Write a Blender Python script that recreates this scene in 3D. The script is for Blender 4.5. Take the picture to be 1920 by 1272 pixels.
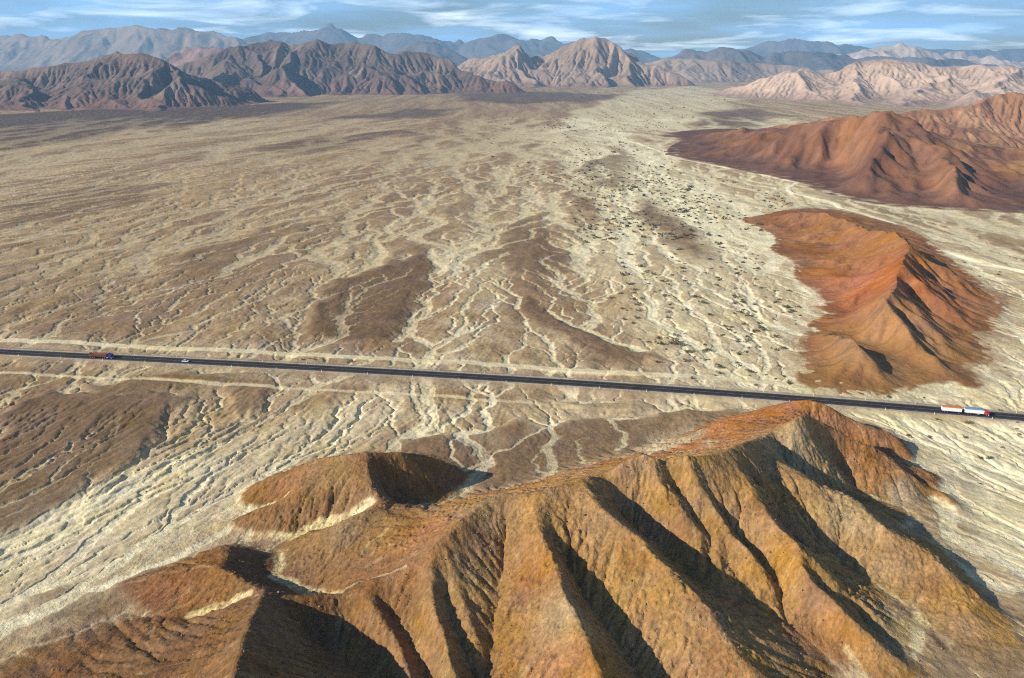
import bpy, math, random, time
import numpy as np
from math import radians, sin, cos, tan, pi
from concurrent.futures import ThreadPoolExecutor
T0 = time.time()
for _o in list(bpy.data.objects):
    bpy.data.objects.remove(_o)
S = bpy.context.scene
COL = S.collection
rng = np.random.default_rng(7)
random.seed(7)

# ------------------------------------------------------------------ camera
CAM_H, FOC, PITCH = 180.0, 1450.0, radians(19.6)      # metres, pixels of a 1920 wide frame, tilt down
cd = bpy.data.cameras.new('camera')
cam = bpy.data.objects.new('camera', cd); COL.objects.link(cam)
cam.location = (0, 0, CAM_H); cam.rotation_euler = (pi/2 - PITCH, 0, 0)
cd.sensor_fit = 'HORIZONTAL'; cd.sensor_width = 36; cd.lens = FOC/1920*36
cd.clip_start = 1; cd.clip_end = 80000
S.camera = cam

# ------------------------------------------------------------------ light
SUN_EL, SUN_AZ = radians(26.5), radians(203)            # azimuth of the sun measured from +X, anticlockwise
sl = bpy.data.lights.new('sun', 'SUN'); sl.energy = 5.0; sl.angle = radians(0.5); sl.color = (1, .93, .82)
so = bpy.data.objects.new('sun', sl); COL.objects.link(so)
so.rotation_euler = (pi/2 - SUN_EL, 0, SUN_AZ + pi/2)
W = bpy.data.worlds.new('World'); S.world = W; W.use_nodes = True
def build_world():
    nt = W.node_tree; nt.nodes.clear(); N = nt.nodes.new; L = nt.links.new
    out = N('ShaderNodeOutputWorld'); bg = N('ShaderNodeBackground'); bg.inputs[1].default_value = 0.052
    L(bg.outputs[0], out.inputs[0])
    sky = N('ShaderNodeTexSky'); sky.sky_type = 'NISHITA'; sky.sun_disc = False
    sky.sun_elevation = SUN_EL; sky.sun_rotation = pi/2 - SUN_AZ
    sky.altitude = 500; sky.air_density = 1.0; sky.dust_density = 0.3; sky.ozone_density = 3.0
    tc = N('ShaderNodeTexCoord'); sep = N('ShaderNodeSeparateXYZ'); L(tc.outputs['Generated'], sep.inputs[0])
    # clouds lie on a level sheet high above: direction / elevation
    add = N('ShaderNodeMath'); add.operation = 'ADD'; add.inputs[1].default_value = 0.085; L(sep.outputs[2], add.inputs[0])
    mx = N('ShaderNodeMath'); mx.operation = 'MAXIMUM'; mx.inputs[1].default_value = 0.02; L(add.outputs[0], mx.inputs[0])
    dx = N('ShaderNodeMath'); dx.operation = 'DIVIDE'; L(sep.outputs[0], dx.inputs[0]); L(mx.outputs[0], dx.inputs[1])
    dy = N('ShaderNodeMath'); dy.operation = 'DIVIDE'; L(sep.outputs[1], dy.inputs[0]); L(mx.outputs[0], dy.inputs[1])
    cb = N('ShaderNodeCombineXYZ'); L(dx.outputs[0], cb.inputs[0]); L(dy.outputs[0], cb.inputs[1])
    n1 = N('ShaderNodeTexNoise'); n1.inputs['Scale'].default_value = .95; n1.inputs['Detail'].default_value = 7
    n1.inputs['Roughness'].default_value = 0.54; n1.inputs['Distortion'].default_value = 0.4; L(cb.outputs[0], n1.inputs['Vector'])
    r1 = N('ShaderNodeValToRGB'); r1.color_ramp.elements[0].position = 0.50; r1.color_ramp.elements[1].position = 0.80
    L(n1.outputs[0], r1.inputs[0])
    n2 = N('ShaderNodeTexNoise'); n2.inputs['Scale'].default_value = 0.42; n2.inputs['Detail'].default_value = 5; L(cb.outputs[0], n2.inputs['Vector'])
    r2 = N('ShaderNodeValToRGB'); r2.color_ramp.elements[0].position = 0.40; r2.color_ramp.elements[1].position = 0.66
    L(n2.outputs[0], r2.inputs[0])
    low = N('ShaderNodeMapRange'); low.inputs[1].default_value = .05; low.inputs[2].default_value = .45; low.inputs[3].default_value = 1; low.inputs[4].default_value = 0
    L(sep.outputs[2], low.inputs[0])
    # thin grey-blue veil below brighter streaks
    m1 = N('ShaderNodeMix'); m1.data_type = 'RGBA'; m1.inputs[7].default_value = (8, 15, 25, 1)
    v1 = N('ShaderNodeMath'); v1.operation = 'MULTIPLY'; L(low.outputs[0], v1.inputs[1]); L(r2.outputs[0], v1.inputs[0])
    L(v1.outputs[0], m1.inputs[0]); L(sky.outputs[0], m1.inputs[6])
    m2 = N('ShaderNodeMix'); m2.data_type = 'RGBA'; m2.inputs[7].default_value = (40, 43, 46, 1)
    v2 = N('ShaderNodeMath'); v2.operation = 'MULTIPLY'; L(low.outputs[0], v2.inputs[1]); L(r1.outputs[0], v2.inputs[0])
    L(v2.outputs[0], m2.inputs[0]); L(m1.outputs[2], m2.inputs[6])
    L(m2.outputs[2], bg.inputs[0])
build_world()
vs = S.view_settings; vs.view_transform = 'Standard'; vs.look = 'None'; vs.exposure = 0.54; vs.gamma = 1; vs.use_curve_mapping = False
S.cycles.use_denoising = False; S.cycles.filter_width = 1.1; S.cycles.volume_bounces = 0; S.cycles.max_bounces = 4; S.cycles.diffuse_bounces = 1

# ------------------------------------------------------------------ small maths
def unp(px, py, z=0.0):
    u, v = px-960.0, py-636.0
    d = (u, FOC*cos(PITCH)-v*sin(PITCH), -(FOC*sin(PITCH)+v*cos(PITCH)))
    t = (z-CAM_H)/d[2]
    return (d[0]*t, d[1]*t, z)
def unpY(px, py, Y):
    u, v = px-960.0, py-636.0
    d = (u, FOC*cos(PITCH)-v*sin(PITCH), -(FOC*sin(PITCH)+v*cos(PITCH)))
    t = Y/d[1]
    return (d[0]*t, Y, CAM_H+d[2]*t)
def ss(a, b, x):
    t = np.clip((x-a)/(b-a), 0, 1); return t*t*(3-2*t)
_p = np.random.default_rng(3).permutation(256).astype(np.int32); PERM = np.concatenate([_p, _p])
_a = np.linspace(0, 2*pi, 256, endpoint=False); GX = np.cos(_a).astype(np.float32)*1.5; GY = np.sin(_a).astype(np.float32)*1.5
def pn(x, y, seed=0):
    x = np.asarray(x, np.float32) + np.float32(seed*17.37); y = np.asarray(y, np.float32) + np.float32(seed*5.71)
    xf = np.floor(x); yf = np.floor(y); xi = xf.astype(np.int32); yi = yf.astype(np.int32)
    fx = x-xf; fy = y-yf
    u = fx*fx*fx*(fx*(fx*6-15)+10); v = fy*fy*fy*(fy*(fy*6-15)+10)
    def g(ix, iy, dx, dy):
        h = PERM[PERM[ix & 255] + (iy & 255)]
        return GX[h]*dx + GY[h]*dy
    a = g(xi, yi, fx, fy); b = g(xi+1, yi, fx-1, fy); c = g(xi, yi+1, fx, fy-1); d = g(xi+1, yi+1, fx-1, fy-1)
    a = a+u*(b-a); c = c+u*(d-c)
    return a+v*(c-a)
def fbm(x, y, octs=4, seed=0, gain=.5):
    r = 0; a = 1.0; f = 1.0
    for i in range(octs):
        r = r + a*pn(x*f, y*f, seed+i*3); a *= gain; f *= 2.03
    return r
def hash2(ix, iy):
    h = PERM[PERM[ix & 255] + (iy & 255)]; h2 = PERM[PERM[(ix+71) & 255] + ((iy+39) & 255)]
    return h.astype(np.float32)/256, h2.astype(np.float32)/256
def stripes(px, py, dx, dy):
    xf = np.floor(px); yf = np.floor(py); xi = xf.astype(np.int32); yi = yf.astype(np.int32); fx = px-xf; fy = py-yf
    v = np.zeros_like(px); gx = np.zeros_like(px); gy = np.zeros_like(px); wt = np.zeros_like(px)
    for i in range(-2, 2):
        for j in range(-2, 2):
            hx, hy = hash2(xi-i, yi-j)
            qx = fx+i-hx*.5; qy = fy+j-hy*.5
            w = np.exp(-2*(qx*qx+qy*qy)); m = (qx*dx+qy*dy)*np.float32(2*pi)
            s = -np.sin(m)*w
            v += np.cos(m)*w; gx += s*(qx+dx); gy += s*(qy+dy); wt += w
    return v/wt, gx/wt, gy/wt
def gullies(x, y, gx, gy, scale, octs=4, k=1.1, branch=1.3, gain=.45):
    """Branching drainage lines that follow the slope (gx, gy): about -1 in gully floors, +1 on ribs."""
    m = np.sqrt(gx*gx+gy*gy)+1e-5; st = k*ss(.02, .25, m)
    dx = (gy/m*st).astype(np.float32); dy = (-gx/m*st).astype(np.float32)
    px = (x/scale).astype(np.float32); py = (y/scale).astype(np.float32)
    H = 0; hx = 0; hy = 0; a = 1.0; f = 1.0
    for o in range(octs):
        v, ax, ay = stripes(px*np.float32(f), py*np.float32(f), dx+hy*branch, dy-hx*branch)
        H = H+v*a; hx = hx+ax*a*f*.5; hy = hy+ay*a*f*.5; a *= gain; f *= 2
    return H
def par(fn, *arrs, n=24):
    """run fn on slices of flat arrays in threads; fn returns a tuple of arrays"""
    N = arrs[0].shape[0]; e = np.linspace(0, N, n+1).astype(int)
    with ThreadPoolExecutor(4) as ex:
        rs = list(ex.map(lambda i: fn(*[a[e[i]:e[i+1]] for a in arrs]), range(n)))
    return tuple(np.concatenate([r[k] for r in rs]) for k in range(len(rs[0])))
def poly_in(x, y, poly, soft):
    """soft inside mask (1 inside) of a polygon in world xy; only evaluated near it"""
    P = np.array(poly, np.float32); out = np.zeros_like(x)
    sel = np.nonzero((x > P[:, 0].min()-soft) & (x < P[:, 0].max()+soft) & (y > P[:, 1].min()-soft) & (y < P[:, 1].max()+soft))[0]
    if sel.size == 0: return out
    X = x[sel]; Y = y[sel]; ins = np.zeros(X.shape, bool); d2 = np.full(X.shape, 1e12, np.float32)
    for i in range(len(P)):
        ax, ay = P[i-1]; bx, by = P[i]
        c = ((ay > Y) != (by > Y)) & (X < (bx-ax)*(Y-ay)/(by-ay+1e-9)+ax); ins ^= c
        ex, ey = bx-ax, by-ay; t = np.clip(((X-ax)*ex+(Y-ay)*ey)/(ex*ex+ey*ey+1e-9), 0, 1)
        d2 = np.minimum(d2, (X-ax-t*ex)**2+(Y-ay-t*ey)**2)
    d = np.sqrt(d2)*np.where(ins, 1, -1)
    out[sel] = ss(-soft, soft, d)
    return out
def seg_d2(X, Y, line):
    """squared distance to a polyline, with the z interpolated at the nearest point"""
    best = np.full(X.shape, 1e14, np.float32); bz = np.zeros(X.shape, np.float32)
    for (ax, ay, az), (bx, by, bz_) in zip(line[:-1], line[1:]):
        ex, ey = bx-ax, by-ay; t = np.clip(((X-ax)*ex+(Y-ay)*ey)/(ex*ex+ey*ey+1e-9), 0, 1)
        d = (X-ax-t*ex)**2+(Y-ay-t*ey)**2; m = d < best
        best = np.where(m, d, best); bz = np.where(m, az+t*(bz_-az), bz)
    return best, bz
def spline(pts, n=8):
    P = [np.array(p, float) for p in pts]; P = [2*P[0]-P[1]]+P+[2*P[-1]-P[-2]]; out = []
    for i in range(1, len(P)-2):
        for k in range(n):
            t = k/n; a, b, c, d = P[i-1], P[i], P[i+1], P[i+2]
            out.append(.5*((2*b)+(c-a)*t+(2*a-5*b+4*c-d)*t*t+(3*b-a-3*c+d)*t**3))
    out.append(P[-2]); return np.array(out)
def blur(A, s):
    r = max(1, int(s*3)); k = np.exp(-.5*(np.arange(-r, r+1)/s)**2); k /= k.sum()
    B = np.pad(A, ((r, r), (r, r)), mode='edge'); B = sum(k[i]*B[i:i+A.shape[0], :] for i in range(2*r+1))
    return sum(k[i]*B[:, i:i+A.shape[1]] for i in range(2*r+1))

# ------------------------------------------------------------------ running water: route the flow, cut the beds, let the slopes creep
def lem(Z, res, iters, K, m=.45, D=.08, rho=.35, seed=1, fixed=None, smin=0.0, pit=.02, keep_last=6, amax_cut=.75):
    """small landscape-evolution run; returns the carved sheet and the drainage area of the last passes"""
    r_ = np.random.default_rng(seed); ny, nx = Z.shape; Z = Z.astype(np.float32).copy(); N = ny*nx
    idx = np.arange(N, dtype=np.int64).reshape(ny, nx); nb = [(-1, -1), (-1, 0), (-1, 1), (0, -1), (0, 1), (1, -1), (1, 0), (1, 1)]
    AM = np.zeros(N, np.float32)
    for it in range(iters):
        P = np.pad(Z, 1, mode='constant', constant_values=1e6); best = np.full((ny, nx), -1e9, np.float32); rec = idx.copy(); low = np.full((ny, nx), 1e6, np.float32)
        for (a, b) in nb:
            Zn = P[1+a:1+a+ny, 1+b:1+b+nx]; d = res*(1.41421 if a and b else 1.0)
            s = (Z-Zn)/d; sr = s*(1+rho*(r_.random((ny, nx), dtype=np.float32)-.5)*2)
            u = (s > 0) & (sr > best); best = np.where(u, sr, best); rec = np.where(u, idx+a*nx+b, rec); low = np.minimum(low, Zn)
        order = np.argsort(-Z.ravel(), kind='stable'); recf = rec.ravel(); A = [res*res]*N
        rl = recf.tolist()
        for i in order.tolist():
            q = rl[i]
            if q != i: A[q] += A[i]
        A = np.array(A, np.float32); zf = Z.ravel(); drop = zf-zf[recf]
        dz = np.minimum(K*A**m*np.maximum(drop/res, smin), amax_cut*drop).reshape(ny, nx)
        pits = rec == idx
        Zn = Z-dz; Zn = np.where(pits, np.maximum(Z, low+pit), Zn)
        Q = np.pad(Zn, 1, mode='edge'); Zn = Zn+D*(Q[:-2, 1:-1]+Q[2:, 1:-1]+Q[1:-1, :-2]+Q[1:-1, 2:]-4*Zn)
        Zn[0] = Z[0]; Zn[-1] = Z[-1]; Zn[:, 0] = Z[:, 0]; Zn[:, -1] = Z[:, -1]
        if fixed is not None: Zn = np.where(fixed, Z, Zn)
        Z = Zn
        if it >= iters-keep_last: AM = np.maximum(AM, A)
    return Z, AM.reshape(ny, nx)
def samp(R, x0, y0, res, x, y):
    j = np.clip((y-y0)/res, 0, R.shape[0]-1.01); i = np.clip((x-x0)/res, 0, R.shape[1]-1.01)
    j0 = j.astype(np.int32); i0 = i.astype(np.int32); fj = (j-j0).astype(np.float32); fi = (i-i0).astype(np.float32)
    return (R[j0, i0]*(1-fi)+R[j0, i0+1]*fi)*(1-fj)+(R[j0+1, i0]*(1-fi)+R[j0+1, i0+1]*fi)*fj

def grid_mesh(name, X, Y, Z, col, mat, keep=None):
    ny, nx = Z.shape
    idx = np.arange(ny*nx, dtype=np.int32).reshape(ny, nx)
    q = np.stack([idx[:-1, :-1], idx[:-1, 1:], idx[1:, 1:], idx[1:, :-1]], -1).reshape(-1, 4)
    co = np.stack([X, Y, Z], -1).reshape(-1, 3).astype(np.float32); cl = col.reshape(-1, 3)
    if keep is not None:
        k = (keep[:-1, :-1] | keep[:-1, 1:] | keep[1:, 1:] | keep[1:, :-1]).reshape(-1); q = q[k]
        used = np.zeros(ny*nx, bool); used[q.ravel()] = True; re = np.cumsum(used)-1
        q = re[q].astype(np.int32); co = co[used]; cl = cl[used]
    me = bpy.data.meshes.new(name); me.vertices.add(len(co)); me.vertices.foreach_set('co', co.ravel())
    me.loops.add(q.size); me.loops.foreach_set('vertex_index', q.ravel())
    me.polygons.add(len(q)); me.polygons.foreach_set('loop_start', np.arange(0, q.size, 4, dtype=np.int32))
    me.polygons.foreach_set('loop_total', np.full(len(q), 4, np.int32)) if hasattr(me.polygons[0], 'loop_total') else None
    me.polygons.foreach_set('use_smooth', np.ones(len(q), bool))
    at = me.color_attributes.new('Col', 'FLOAT_COLOR', 'POINT')
    c4 = np.ones((len(co), 4), np.float32); c4[:, :3] = cl; at.data.foreach_set('color', c4.ravel())
    me.update(calc_edges=True); me.materials.append(mat)
    o = bpy.data.objects.new(name, me); COL.objects.link(o); o['kind'] = 'structure'
    return o
def C(r, g, b):            # sRGB 0-255 -> linear albedo
    f = lambda c: (c/255/12.92 if c/255 <= .04045 else ((c/255+.055)/1.055)**2.4)
    return np.array([f(r), f(g), f(b)], np.float32)
def mixc(a, b, t): return a+(b-a)*t[..., None]

# ------------------------------------------------------------------ terrain material
def terrain_mat(name, s1, s2, var, bump_d, bump_s=1.0, streaks=False):
    m = bpy.data.materials.new(name); m.use_nodes = True; nt = m.node_tree; N = nt.nodes.new; L = nt.links.new
    b = nt.nodes['Principled BSDF']; b.inputs['Roughness'].default_value = .95; b.inputs['Specular IOR Level'].default_value = .12
    at = N('ShaderNodeAttribute'); at.attribute_name = 'Col'; tc = N('ShaderNodeTexCoord')
    def noise(sc, det, rough=.6):
        n = N('ShaderNodeTexNoise'); n.inputs['Scale'].default_value = sc; n.inputs['Detail'].default_value = det
        n.inputs['Roughness'].default_value = rough; L(tc.outputs['Object'], n.inputs['Vector']); return n
    a = noise(s1, 6); c = noise(s2, 3, .7)
    def rng_(n, lo, hi, i0=.3, i1=.7):
        r = N('ShaderNodeMapRange'); r.inputs[1].default_value = i0; r.inputs[2].default_value = i1
        r.inputs[3].default_value = lo; r.inputs[4].default_value = hi; L(n.outputs[0], r.inputs[0]); return r
    ra = rng_(a, 1-var, 1+var); rc = rng_(c, 1-var*.9, 1+var*.9)
    mu = N('ShaderNodeMath'); mu.operation = 'MULTIPLY'; L(ra.outputs[0], mu.inputs[0]); L(rc.outputs[0], mu.inputs[1])
    if streaks:                                  # flow-aligned bars of gravel and sand
        mp = N('ShaderNodeMapping'); mp.inputs['Scale'].default_value = (.055, .011, .05); mp.inputs['Rotation'].default_value = (0, 0, radians(14)); L(tc.outputs['Object'], mp.inputs[0])
        sn = N('ShaderNodeTexNoise'); sn.inputs['Scale'].default_value = 1; sn.inputs['Detail'].default_value = 6; sn.inputs['Roughness'].default_value = .68; sn.inputs['Distortion'].default_value = .8
        L(mp.outputs[0], sn.inputs['Vector']); rs_ = rng_(sn, .95, 1.05); m2 = N('ShaderNodeMath'); m2.operation = 'MULTIPLY'; L(mu.outputs[0], m2.inputs[0]); L(rs_.outputs[0], m2.inputs[1])
        mp2 = N('ShaderNodeMapping'); mp2.inputs['Scale'].default_value = (.016, .0036, .02); mp2.inputs['Rotation'].default_value = (0, 0, radians(17)); L(tc.outputs['Object'], mp2.inputs[0])
        s2n = N('ShaderNodeTexNoise'); s2n.inputs['Scale'].default_value = 1; s2n.inputs['Detail'].default_value = 5; s2n.inputs['Roughness'].default_value = .6; s2n.inputs['Distortion'].default_value = 1.1; L(mp2.outputs[0], s2n.inputs['Vector'])
        ab = N('ShaderNodeMath'); ab.operation = 'SUBTRACT'; ab.inputs[1].default_value = .5; L(s2n.outputs[0], ab.inputs[0]); ab2 = N('ShaderNodeMath'); ab2.operation = 'ABSOLUTE'; L(ab.outputs[0], ab2.inputs[0])
        rr = N('ShaderNodeMapRange'); rr.inputs[1].default_value = 0; rr.inputs[2].default_value = .06; rr.inputs[3].default_value = 1.08; rr.inputs[4].default_value = .985; L(ab2.outputs[0], rr.inputs[0])
        m3 = N('ShaderNodeMath'); m3.operation = 'MULTIPLY'; L(m2.outputs[0], m3.inputs[0]); L(rr.outputs[0], m3.inputs[1]); mu = m3
    vm = N('ShaderNodeVectorMath'); vm.operation = 'SCALE'; L(at.outputs['Color'], vm.inputs[0]); L(mu.outputs[0], vm.inputs['Scale'])
    # slight hue drift
    d = noise(s1*.37, 3); hs = N('ShaderNodeHueSaturation'); rh = rng_(d, .496, .504); rs = rng_(d, .88, 1.10)
    L(rh.outputs[0], hs.inputs['Hue']); L(rs.outputs[0], hs.inputs['Saturation']); L(vm.outputs[0], hs.inputs['Color'])
    L(hs.outputs[0], b.inputs['Base Color'])
    h = N('ShaderNodeMath'); h.operation = 'MULTIPLY_ADD'; h.inputs[1].default_value = s1/s2*1.2
    L(c.outputs[0], h.inputs[0]); L(a.outputs[0], h.inputs[2])
    bp = N('ShaderNodeBump'); bp.inputs['Distance'].default_value = bump_d; bp.inputs['Strength'].default_value = bump_s
    L(h.outputs[0], bp.inputs['Height']); L(bp.outputs[0], b.inputs['Normal'])
    return m
M_PLAIN = terrain_mat('desert_ground', .09, .8, .17, 1.3, streaks=True)
M_FORE = terrain_mat('hill_scree', .16, 1.5, .22, 1.6)
M_MID = terrain_mat('rocky_hill', .05, .5, .16, 3.0)
M_FAR = terrain_mat('mountain_rock', .008, .06, .14, 14.0)

# ------------------------------------------------------------------ the plain
RPX = [(-700, 622), (-300, 643), (0, 660.5), (240, 671.5), (480, 684), (720, 696.5), (960, 710), (1200, 725.5), (1440, 743), (1680, 762.5), (1920, 784), (2300, 820)]
_rw = np.array([unp(x, y, 1.0)[:2] for x, y in RPX])
RC = np.polyfit(_rw[:, 0]/300, _rw[:, 1], 4)
def road_y(x):
    x = np.asarray(x); xc = np.clip(x, -620, 420); return np.polyval(RC, xc/300)+(x-xc)*np.polyval(np.polyder(RC), xc/300)/300
def road_sl(x): return np.polyval(np.polyder(RC), np.clip(np.asarray(x), -620, 420)/300)/300
def road_d(x, y):
    return (y-road_y(x))/np.sqrt(1+road_sl(x)**2)
def W2(px): return [unp(x, y)[:2] for x, y in px]
DARK = [  # dark desert pavement: polygon, strength, edge softness
 (W2([(585, 575), (640, 530), (720, 490), (800, 472), (815, 500), (775, 570), (725, 630), (640, 645), (555, 628)]), .95, 9),
 (W2([(885, 480), (950, 430), (1010, 398), (1045, 450), (1075, 515), (1000, 520), (930, 500)]), .75, 18),
 (W2([(985, 552), (1040, 580), (1100, 635), (1185, 672), (1245, 698), (1110, 690), (1030, 645), (1000, 600)]), .85, 6),
 (W2([(1195, 372), (1255, 400), (1315, 455), (1335, 490), (1265, 458), (1205, 415)]), .95, 14),
 (W2([(1080, 305), (1150, 282), (1185, 310), (1165, 355), (1105, 350)]), .8, 25),
 (W2([(1060, 365), (1110, 362), (1125, 400), (1080, 395)]), .7, 15),
 (W2([(-60, 800), (150, 742), (270, 734), (328, 760), (310, 815), (200, 872), (130, 925), (-60, 1010)]), .85, 7),
 (W2([(-900, 215), (0, 212), (300, 203), (560, 193), (640, 190), (520, 215), (300, 240), (0, 285), (-900, 330)]), 1.0, 70),
 (W2([(455, 285), (600, 255), (760, 245), (780, 258), (620, 282), (480, 296)]), .8, 40),
 (W2([(600, 228), (760, 205), (860, 200), (840, 212), (700, 232)]), .8, 60),
 (W2([(770, 822), (900, 812), (1100, 800), (1300, 780), (1400, 770), (1420, 800), (1200, 860), (1000, 930), (900, 920)]), .62, 6),
 (W2([(160, 716), (330, 700), (540, 712), (500, 745), (300, 735), (170, 745)]), .6, 4),
 (W2([(1060, 742), (1150, 740), (1240, 752), (1240, 775), (1120, 770)]), .45, 4),
 (W2([(0, 385), (160, 352), (330, 345), (240, 385), (60, 420), (0, 425)]), .7, 30),
 (W2([(320, 480), (420, 450), (560, 420), (600, 430), (470, 470), (350, 520)]), .5, 20),
 (W2([(840, 178), (1000, 172), (1180, 178), (1120, 190), (900, 196)]), .85, 90),
 (W2([(80, 1060), (200, 1030), (290, 1010), (360, 1020), (350, 1050), (200, 1095), (100, 1120)]), .6, 5),
 (W2([(830, 395), (900, 330), (960, 345), (930, 400), (880, 430)]), .5, 25),
 (W2([(1300, 215), (1400, 200), (1480, 215), (1400, 235), (1310, 240)]), .75, 60),
 (W2([(1450, 345), (1700, 425), (1920, 470), (2100, 500), (2100, 400), (1920, 405), (1690, 392), (1540, 362)]), .45, 20),
 (W2([(1740, 870), (1810, 880), (1840, 930), (1890, 1000), (1850, 1020), (1800, 950)]), .35, 5),
 (W2([(1690, 1170), (1800, 1120), (1930, 1150), (2150, 1260), (1900, 1380), (1690, 1320)]), .45, 5),
 (W2([(1720, 960), (1810, 985), (1830, 1040), (1760, 1040)]), .4, 5),
]
WASH = [  # freshly washed pale alluvium
 (W2([(1180, 172), (1300, 160), (1390, 178), (1330, 215), (1240, 240), (1200, 270), (1290, 320), (1440, 410), (1500, 500), (1570, 578), (1500, 640), (1480, 745), (1260, 705), (1190, 645), (1140, 560), (1095, 470), (1170, 400), (1090, 330), (1010, 250), (1100, 205)]), .85, 18),
 (W2([(-200, 1260), (-60, 1000), (130, 925), (330, 860), (470, 815), (700, 720), (800, 725), (700, 840), (540, 890), (440, 985), (250, 1040), (120, 1130), (40, 1180)]), .8, 8),
 (W2([(1430, 765), (1600, 775), (2000, 800), (2300, 1100), (2000, 1150), (1900, 1080), (1830, 960), (1740, 880), (1640, 800)]), .95, 8),
 (W2([(1660, 745), (1850, 715), (1860, 640), (1890, 570), (1740, 460), (1800, 470), (2100, 560), (2100, 790), (1920, 775)]), .95, 8),
 (W2([(880, 440), (830, 470), (850, 560), (820, 640), (760, 690), (1000, 700), (1060, 660), (960, 560)]), .55, 14),
 (W2([(940, 720), (1250, 740), (1300, 770), (1100, 800), (880, 830), (760, 830), (800, 760)]), .65, 6),
 (W2([(1250, 300), (1480, 350), (1730, 455), (1900, 500), (1730, 480), (1570, 400), (1420, 345)]), .35, 25),
]
TRACK = [unp(x, y) for x, y in [(1160, 262), (1200, 268), (1236, 282), (1250, 294), (1324, 308), (1400, 322), (1494, 343), (1476, 352), (1486, 361), (1567, 382), (1577, 390), (1676, 419), (1717, 447), (1732, 461), (1792, 476), (1845, 492), (1920, 507), (2050, 530)]]
C_PALE, C_TAN, C_BRN, C_DRK = C(218, 203, 162), C(190, 167, 128), C(152, 124, 92), C(112, 87, 62)
C_CREAM = C(237, 226, 188)
def flow(x, y):
    c = (x-250)*2300/np.maximum(2800-y, 700)
    g = np.maximum(395-y, 0)**2/330; w = 1-2*ss(40, 170, x)
    return c+g*w, y
def masks(x, y, warp=1.0):
    far = ss(900, 2500, y)
    wx = x+warp*(18*pn(x/60, y/60, 41)+6*pn(x/18, y/18, 42)); wy = y+warp*(30*pn(x/60, y/60, 43)+8*pn(x/18, y/18, 44))
    wx = wx+far*60*pn(x/160, y/300, 45); wy = wy+far*260*pn(x/200, y/400, 46)
    dark = np.zeros_like(x); wash = np.zeros_like(x)
    for p, st, so_ in DARK: dark = np.maximum(dark, st*poly_in(wx, wy, p, so_))
    for p, st, so_ in WASH: wash = np.maximum(wash, st*poly_in(wx, wy, p, so_*2))
    return dark, wash, wx, wy
def drainage(x0, x1, y0, y1, res, seed, iters, k):
    nx = int((x1-x0)/res)+1; ny = int((y1-y0)/res)+1
    X, Y = np.meshgrid((x0+np.arange(nx)*res).astype(np.float32), (y0+np.arange(ny)*res).astype(np.float32))
    xf, yf = X.ravel(), Y.ravel(); dark, wash = (a.reshape(X.shape) for a in par(lambda a, b: masks(a, b)[:2], xf, yf))
    h = np.clip((400-Y)/165, 0, 1.1)
    phi = Y+.10*X-.00030*np.clip(X, -900, 500)**2+(-np.sqrt((X-100)**2+900))*h*.9
    sl_ = .05; c = flow(xf, yf)[0].reshape(X.shape)
    nz = k*(1.5*pn(X/(95*k), Y/(190*k), seed)+.55*pn(X/(34*k), Y/(60*k), seed+1)+.26*pn(X/(13*k), Y/(19*k), seed+2))+.05*k*np.random.default_rng(seed).standard_normal(X.shape).astype(np.float32)
    base = sl_*phi
    Z, A = lem(base+nz*(1-.45*wash)+1.0*dark*k**.5, res, iters, .055/k**.4, .42, .06, .75, seed, keep_last=5, smin=.04)
    rel = Z-base; rel = rel-blur(rel, 45/res*k**.5)
    return dict(x0=x0, y0=y0, res=res, rel=rel.astype(np.float32), A=np.log10(np.maximum(A, 1)).astype(np.float32))
def dil(A, n=1):
    for _ in range(n):
        P = np.pad(A, 1, mode='edge'); A = np.maximum.reduce([A, P[:-2, 1:-1], P[2:, 1:-1], P[1:-1, :-2], P[1:-1, 2:]])
    return A
def beds(A, res, t0):
    r_ = np.random.default_rng(8); ny, nx = A.shape; X, Y = np.meshgrid(np.arange(nx)*res, np.arange(ny)*res)
    w = pn(X/40, Y/70, 96)*.35
    a = ss(t0, t0+.8, A); b = dil(ss(t0+.55, t0+1.0, A+w), 1); c_ = dil(ss(t0+1.1, t0+1.5, A+w), 2); d = dil(ss(t0+1.6, t0+2.0, A+w), 4)
    return np.clip(np.maximum.reduce([blur(a, .6)*1.1, blur(b, .7), blur(c_, .9), blur(d, 1.3)]), 0, 1).astype(np.float32)
def braid(x0, x1, y0, y1, res, seeds, iters, k, rb, t0):
    """two drainage nets laid over each other, so that channels both join and part"""
    with ThreadPoolExecutor(2) as ex: P, Q = ex.map(lambda sd: drainage(x0, x1, y0, y1, res, sd, iters, k), seeds)
    bp, bq = beds(P['A'], rb, t0), beds(Q['A'], rb, t0+.25)
    P['rel'] = (P['rel']*.8+np.minimum(Q['rel'], .15)*.55).astype(np.float32); P['rel'] = (P['rel']+.9*(P['rel']-blur(P['rel'], 2.2))).astype(np.float32); P['rel'] = blur(P['rel'], .5).astype(np.float32); P['bed'] = np.maximum(bp, bq*.85)
    return P
NEAR_D = braid(-430, 430, 140, 760, .85, (5, 57), 14, 1.0, .95, 1.95)
MID_D = braid(-820, 560, 640, 1620, 1.9, (21, 73), 14, 1.5, 1.5, 2.3)
FAR_D = braid(-1600, 1200, 640, 3100, 4.0, (9, 91), 14, 2.6, 2.4, 2.85)
_sm = lambda R: blur(R, 2.2).astype(np.float32)
FAR_D['rel2'] = _sm(FAR_D['rel']); FAR_D['bed2'] = _sm(FAR_D['bed'])
print('drainage', time.time()-T0)
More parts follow.
